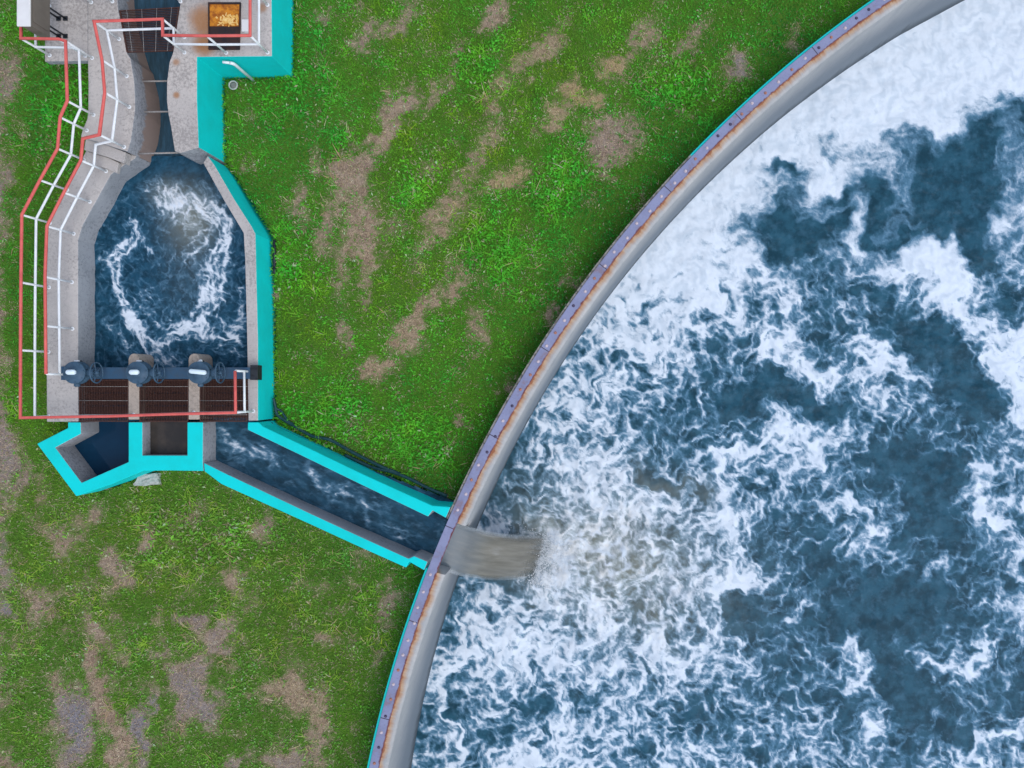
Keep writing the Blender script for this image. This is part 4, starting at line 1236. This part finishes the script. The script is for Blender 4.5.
# stop-log boards seen below each gate grating
for i, (xa, xb, wh) in enumerate(((78.6, 128.0, 'in the bay nearest the walkway'), (139.2, 188.1, 'in the middle gate bay'), (199.6, 248.2, 'in the bay beside the outlet channel'))):
    s = thing('sluice_gate', 'dark rusty sluice gate plate under the grating ' + wh, 'sluice gate', group='sluice gates under the gratings')
    ya, yb = W(0, 372, ZS)[1], W(0, 376.5, ZS)[1]
    xa_, xb_ = W(xa, 0, ZS)[0]+0.02, W(xb, 0, ZS)[0]-0.02
    bm = bmesh.new(); add_box(bm, (xa_, yb, -0.4), (xb_, ya, 0.9))
    obj('gate_leaf', bm, M['rustbar'], s, bevel=0.01)
    bm = bmesh.new()
    for k in range(3):
        yk = W(0, 381+k*13, ZS)[1]
        add_box(bm, (xa_, yk-0.30, 0.66-0.003*k), (xb_, yk, 0.74-0.003*k))
    obj('boards', bm, M['rustbar'], s, bevel=0.01)

# bracing struts across the throat
for i, (xa, ya, xb, yb, wh) in enumerate(((139, 81.4, 169, 81.0, 'first strut below the dark grating'), (140, 111.9, 172, 111.6, 'between the other two struts'), (131, 153.9, 180, 152.6, 'where the throat opens into the basin'))):
    bm = bmesh.new()
    add_tube(bm, [W3(xa, ya, 0.98), W3(xb, yb, 0.98)], 0.024, 10)
    o = obj('strut', bm, M['galv'])
    tag(o, 'thin pale steel strut crossing the throat, ' + wh, 'strut', 'steel struts across the throat')

# ------------------------------------------------------------------ gate beam and actuators
bt = thing('gate_beam', 'dark blue steel beam carrying three gate actuators across the basin', 'beam')
yb0, yb1 = W(0, 378.9, 1.3)[1], W(0, 367.4, 1.3)[1]
bm = bmesh.new(); add_box(bm, (W(72, 0, 1.3)[0], yb0, 1.08), (W(251, 0, 1.3)[0], yb1, 1.12)); 
add_box(bm, (W(72, 0, 1.3)[0], yb0, 1.30), (W(251, 0, 1.3)[0], yb1, 1.34))
add_box(bm, (W(72, 0, 1.3)[0]+0.01, (yb0+yb1)/2-0.05, 1.12), (W(251, 0, 1.3)[0]-0.01, (yb0+yb1)/2+0.05, 1.30))
obj('beam', bm, M['bluebeam'], bt, bevel=0.004)
for xx in (60, 128.5, 189, 250.2):
    x = W(xx, 0, 1.1)[0]
    bm = bmesh.new(); add_box(bm, (x+0.01, yb0-0.03, ZS+0.003), (x+0.27, yb1+0.03, 1.078))
    obj('bearing_block', bm, M['bluebeam'], bt, bevel=0.006)
bm = bmesh.new(); add_box(bm, (W(251.2, 0, 1.3)[0], yb0-0.03, 1.081), (W(258.6, 0, 1.3)[0], yb1+0.06, 1.365))
obj('end_bracket', bm, M['black'], bt, bevel=0.01)


def actuator(label, xpx, long_cap):
    x = W(xpx, 0, ZS)[0]; y = (yb0+yb1)/2+0.005
    r = thing('gate_actuator', label, 'valve actuator', (x, y, 1.34), group='blue gate actuators on the beam')
    bm = bmesh.new()
    add_lathe(bm, [(0.13, 0.0), (0.13, 0.03), (0.075, 0.05), (0.075, 0.24), (0.12, 0.26), (0.12, 0.30)], 20)
    for k in range(6):
        t = k*math.pi/3
        add_lathe(bm, [(0.014, 0.03), (0.014, 0.05)], 6, M=Matrix.Translation((0.105*math.cos(t), 0.105*math.sin(t), 0)))
    obj('yoke', bm, M['navy'], r)
    bm = bmesh.new()
    Mb = Matrix.Translation((-0.19, 0, 0.30))
    add_lathe(bm, [(0.16, -0.05), (0.27, -0.02), (0.295, 0.02), (0.295, 0.10), (0.27, 0.14), (0.27, 0.20), (0.29, 0.21), (0.29, 0.262), (0.275, 0.272), (0.13, 0.276), (0.13, 0.315), (0.03, 0.32)], 32, M=Mb)
    for k in range(8):
        t = k*math.pi/4+0.2
        add_lathe(bm, [(0.016, 0.265), (0.016, 0.292)], 6, M=Mb @ Matrix.Translation((0.262*math.cos(t), 0.262*math.sin(t), 0)))
    add_lathe(bm, [(0.10, 0.0), (0.11, 0.16), (0.08, 0.20)], 20, M=Matrix.Translation((0.06, 0, 0.42)) @ Matrix.Rotation(math.pi/2, 4, 'Y'))
    add_lathe(bm, [(0.07, 0.0), (0.075, 0.10), (0.05, 0.13)], 14, M=Matrix.Translation((-0.20, -0.24, 0.42)) @ Matrix.Rotation(math.pi/2, 4, 'X'))
    obj('gearbox', bm, M['navy'], r)
    # upright handwheel on a shaft along the beam
    bm = bmesh.new()
    wx, wz, wr = 0.33, 0.46, 0.265
    add_tube(bm, [(wx, wr*math.cos(t), wz+wr*math.sin(t)) for t in [2*math.pi*i/28 for i in range(28)]], 0.019, 8, closed=True)
    for k in range(5):
        t = 2*math.pi*k/5+0.3
        add_tube(bm, [(wx-0.01, 0.03*math.cos(t), wz+0.03*math.sin(t)), (wx, wr*math.cos(t), wz+wr*math.sin(t))], 0.013, 6)
    hw = obj('handwheel', bm, M['navy'], r)
    bm = bmesh.new(); add_lathe(bm, [(0.05, -0.05), (0.05, 0.03), (0.02, 0.05)], 14, M=Matrix.Translation((wx, 0, wz)) @ Matrix.Rotation(math.pi/2, 4, 'Y'))
    obj('hub', bm, M['navy'], hw)
    bm = bmesh.new(); add_tube(bm, [(0.20, 0, wz-0.03), (wx-0.03, 0, wz)], 0.03, 10)
    obj('shaft', bm, M['navy'], r)
    bm = bmesh.new()
    L_, rad = (0.44, 0.062) if long_cap else (0.25, 0.068)
    prof = [(0.02, 0), (0.045, 0.01), (rad, 0.045), (rad, L_-0.045), (0.045, L_-0.01), (0.02, L_)]
    Mc = Matrix.Translation((-0.19-0.12-(0.05 if long_cap else 0), 0.01+(0.03 if long_cap else 0), 0.685)) @ Matrix.Rotation(-0.10 if long_cap else 0, 4, 'Z') @ Matrix.Rotation(math.pi/2, 4, 'Y')
    add_lathe(bm, prof, 18, M=Mc)
    obj('indicator_cover', bm, M['cap'], r)
    bm = bmesh.new()
    add_box(bm, (-0.32, 0.255, 0.30), (-0.20, 0.33, 0.37), 0.6 if long_cap else 0.0)
    obj('conduit_box', bm, M['white'], r, bevel=0.012)
    bm = bmesh.new(); add_tube(bm, [(-0.26, 0.30, 0.31), (-0.27, 0.32, 0.15), (-0.25, 0.22, 0.02), (-0.22, 0.10, 0.012), (-0.05 if long_cap else -0.30, 0.10, 0.012)], 0.014, 6)
    obj('cable', bm, M['black'], r)
    bm = bmesh.new(); add_tube(bm, [(-0.05, 0, -1.2), (-0.05, 0, 0.02)], 0.028, 8)
    obj('stem', bm, M['galv'], r)
    return r


actuator('blue gate actuator at the walkway end of the beam', 103.0, False)
actuator('blue gate actuator at the middle of the beam, short pale cover', 163.2, False)
actuator('blue gate actuator nearest the turquoise wall, with a long pale cover', 222.2, True)

# ------------------------------------------------------------------ hatch, junction box, cabinet
h = thing('access_hatch', 'rust-orange steel hatch with a dark lower plate on the upper deck', 'hatch')
zz = ZN+0.004
fr = [(208.9, 3.0), (241.5, 3.0), (240.2, 50.2), (209.2, 50.2)]
fw = N(fr)
bm = bmesh.new()
ctr = Vector((sum(p[0] for p in fw)/4, sum(p[1] for p in fw)/4))
inn = [tuple(Vector(p).lerp(ctr, 0.075)) for p in fw]
for i in range(4):
    j = (i+1) % 4
    add_prism(bm, [fw[i], fw[j], inn[j], inn[i]], zz, zz+0.05)
obj('frame', bm, M['darkplate'], h, bevel=0.006)
mid_l = tuple(Vector(inn[0]).lerp(Vector(inn[3]), 0.50)); mid_r = tuple(Vector(inn[1]).lerp(Vector(inn[2]), 0.50))
bm = bmesh.new(); add_prism(bm, [inn[0], inn[1], mid_r, mid_l], zz+0.002, zz+0.02)
tray = obj('rusted_plate', bm, M['orange'], h)
bm = bmesh.new()
add_prism(bm, [tuple(Vector(mid_l)+Vector((0, -0.01))), tuple(Vector(mid_r)+Vector((0, -0.01))), inn[2], inn[3]], zz+0.002, zz+0.034)
obj('cover_plate', bm, M['darkplate'], h, bevel=0.006)
bm = bmesh.new()      # flakes of pale scale lying on the rusted plate
cx_, cy_ = W(228, 21, ZN)
for i in range(70):
    t = rng.uniform(0, 6.28); r_ = abs(rng.normal(0, 0.13))
    x = cx_+r_*1.5*math.cos(t); y = cy_+r_*0.8*math.sin(t)
    if not (inn[0][0]+0.05 < x < inn[1][0]-0.05 and mid_l[1]+0.03 < y < inn[0][1]-0.05): continue
    a_ = rng.uniform(0, 6.28); l_ = rng.uniform(0.03, 0.09); w_ = rng.uniform(0.012, 0.025)
    add_box(bm, (x-l_, y-w_, zz+0.0205+0.0004*i), (x+l_, y+w_, zz+0.024+0.0004*i), a_)
sc_ = obj('scale_flakes', bm, M['yellow'], tray)
sc_['kind'] = 'stuff'

jb = thing('junction_box', 'small pale grey junction box beside the rusty hatch', 'junction box')
jx0, jy0 = W(241.6, 31.5, ZN+0.15); jx1, jy1 = W(248.6, 19.3, ZN+0.15)
bm = bmesh.new(); add_box(bm, (jx0+0.02, jy0+0.02, ZN+0.003), (jx1-0.02, jy1-0.02, ZN+0.12)); obj('box', bm, M['cabwhite'], jb, bevel=0.01)
bm = bmesh.new(); add_box(bm, (jx0, jy0, ZN+0.122), (jx1, jy1, ZN+0.16)); obj('lid', bm, M['cabwhite'], jb, bevel=0.012)

cb = thing('control_cabinet', 'white-topped brown control cabinet on legs at the deck corner', 'cabinet', (-14.45, 9.6, ZN))
bm = bmesh.new(); add_box(bm, (-0.12, -0.67, 0.66), (0.15, 1.4, 1.36)); obj('body', bm, M['cabbrown'], cb, bevel=0.012)
bm = bmesh.new(); add_box(bm, (-0.165, -0.71, 1.362), (0.165, 1.44, 1.41)); obj('roof', bm, M['cabwhite'], cb, bevel=0.012)
bm = bmesh.new(); add_box(bm, (0.152, -0.55, 0.74), (0.168, 0.3, 1.28)); dr = obj('door', bm, M['cabbrown'], cb, bevel=0.005)
bm = bmesh.new(); add_box(bm, (0.170, 0.18, 0.95), (0.19, 0.21, 1.07)); obj('handle', bm, M['black'], dr)
for lx, ly in ((-0.08, -0.35), (0.10, -0.35), (-0.08, 0.12), (0.10, 0.12), (-0.08, 1.1), (0.10, 1.1)):
    bm = bmesh.new(); add_tube(bm, [(lx, ly, 0.012), (lx, ly, 0.665)], 0.025, 8)
    lg = obj('leg', bm, M['black'], cb)
    bm = bmesh.new(); add_box(bm, (lx-0.06, ly-0.06, 0.002), (lx+0.06, ly+0.06, 0.014)); obj('foot_plate', bm, M['black'], lg)

# ------------------------------------------------------------------ odds and ends by the walls
vp = thing('vent_pipe', 'white pipe standing in the grass against the turquoise deck wall', 'pipe', (*W(253.3, 80.4), 0))
bm = bmesh.new(); add_tube(bm, [(0, 0, -0.1), (0, 0, 1.1), (-0.02, 0, 1.19), (-0.08, 0, 1.24)], 0.042, 12); obj('riser', bm, M['white'], vp)
bm = bmesh.new(); add_tube(bm, [(-0.085, 0, 1.243), (-0.26, 0.01, 1.27)], 0.036, 12); obj('outlet', bm, M['white'], vp)

bm = bmesh.new()
x, y = W(234.6, 86.3)
add_tube(bm, [(x+0.115*math.cos(t), y+0.115*math.sin(t), 0.09) for t in [2*math.pi*i/24 for i in range(24)]], 0.022, 8, closed=True)
pr = obj('pipe_collar', bm, M['stone'])
tag(pr, 'small pale ring-shaped pipe collar in the grass beside the white pipe', 'pipe collar')
bm = bmesh.new()
add_lathe(bm, [(0.09, 0.0), (0.09, 0.085), (0.05, 0.095)], 18, M=Matrix.Translation((x, y, 0)))
obj('plug', bm, M['wood'], pr)

bm = bmesh.new()
x0_, y0_ = W(133, 486, 0.2); x1_, y1_ = W(158.6, 476.4, 0.2)
x0_, y0_ = W(132.5, 485.5, 0.16); x1_, y1_ = W(158.6, 473, 0.16)
add_prism(bm, [(x0_, y0_), (x1_, y0_+0.02), (x1_-0.03, y1_-0.02), (x0_+0.22, y1_-0.03)], -0.05, 0.16)
bmesh.ops.subdivide_edges(bm, edges=bm.edges[:], cuts=3, use_grid_fill=True)
for v in bm.verts:
    v.co += Vector((rng.normal(0, 0.012), rng.normal(0, 0.012), rng.normal(0, 0.012)))
o = obj('concrete_block', bm, M['stone'], bevel=0.0)
tag(o, 'loose pale concrete block lying against the pointed turquoise box', 'concrete block')

bm = bmesh.new()
add_tube(bm, [W3(272.6, 268, 0.1)+Vector((0.05, 0, 0)), W3(272.6, 240, 0.1)+Vector((0.05, 0, 0))], 0.045, 10)
add_tube(bm, [W3(272.8, 274, 0.1)+Vector((0.05, 0, 0)), W3(272.6, 268, 0.1)+Vector((0.05, 0, 0))], 0.055, 10)
o = obj('drain_pipe', bm, M['black'])
tag(o, 'short black pipe lying in grass along the turquoise basin wall', 'pipe')


def hose(label, pts, r):
    bm = bmesh.new()
    P_ = [W3(x, y, z) for x, y, z in pts]
    out = []
    for i in range(len(P_)-1):
        p0, p1, p2, p3 = P_[max(i-1, 0)], P_[i], P_[i+1], P_[min(i+2, len(P_)-1)]
        for k in range(8):
            t = k/8
            out.append(0.5*((2*p1)+(p2-p0)*t+(2*p0-5*p1+4*p2-p3)*t*t+(3*p1-p0-3*p2+p3)*t**3))
    out.append(P_[-1])
    add_tube(bm, out, r, 8)
    o = obj('hose', bm, M['hose'])
    return tag(o, label, 'hose', 'dark hoses beside the channel')


hose('dark hose looping from the basin corner down beside the channel', [(274.5, 402, .12), (277, 414, .1), (284, 420, .08), (296, 427, .08), (312, 436, .1), (330, 440, .09), (352, 452, .08), (380, 466, .1), (400, 474, .08)], 0.045)
hose('dark hose lying straight along the channel wall up to the tank rim', [(345, 455, .06), (372, 467, .08), (392, 472, .1), (410, 479, .12), (428, 488, .1), (447, 496, .12)], 0.045)
hose('thin dark hose with a kink at the turquoise wall corner', [(273.5, 398, .2), (276, 408, .12), (281, 411, .06), (288, 421, .07), (293, 424, .06)], 0.035)

# ------------------------------------------------------------------ light, sky, camera
SUN_EL, SUN_AZ = math.radians(59), math.radians(128)      # azimuth from +Y (up in the photo), towards the left is negative
wd_ = bpy.data.worlds.new('World'); S.world = wd_; wd_.use_nodes = True
nt = wd_.node_tree
sky = nt.nodes.new('ShaderNodeTexSky'); sky.sky_type = 'NISHITA'; sky.sun_disc = False
sky.sun_elevation = SUN_EL; sky.sun_rotation = SUN_AZ; sky.air_density = 1.0; sky.dust_density = 1.0; sky.ozone_density = 1.5
hs = nt.nodes.new('ShaderNodeHueSaturation'); hs.inputs['Saturation'].default_value = 0.7      # cloud cover whitens the sky
nt.links.new(sky.outputs[0], hs.inputs['Color']); nt.links.new(hs.outputs[0], nt.nodes['Background'].inputs['Color'])
nt.nodes['Background'].inputs['Strength'].default_value = 0.14
ld = bpy.data.lights.new('sun', 'SUN'); ld.energy = 1.0; ld.angle = math.radians(50); ld.color = (1.0, 0.97, 0.93)
lo = bpy.data.objects.new('sun', ld); C.objects.link(lo)
dirv = Vector((math.sin(SUN_AZ)*math.cos(SUN_EL), math.cos(SUN_AZ)*math.cos(SUN_EL), math.sin(SUN_EL)))
lo.rotation_euler = dirv.to_track_quat('Z', 'Y').to_euler()
cd = bpy.data.cameras.new('camera'); cam = bpy.data.objects.new('camera', cd); C.objects.link(cam)
cam.location = (0, 0, CAM_H); cam.rotation_euler = (0, 0, 0)
cd.sensor_fit = 'HORIZONTAL'; cd.sensor_width = 36; cd.lens = FOC/1024*36
cd.shift_x = -(VX-512)/1024; cd.shift_y = (VY-384)/1024
cd.clip_start = 0.1; cd.clip_end = 3000
S.camera = cam
S.view_settings.view_transform = 'Standard'; S.view_settings.look = 'None'
S.view_settings.exposure = 0.6; S.view_settings.gamma = 1.0
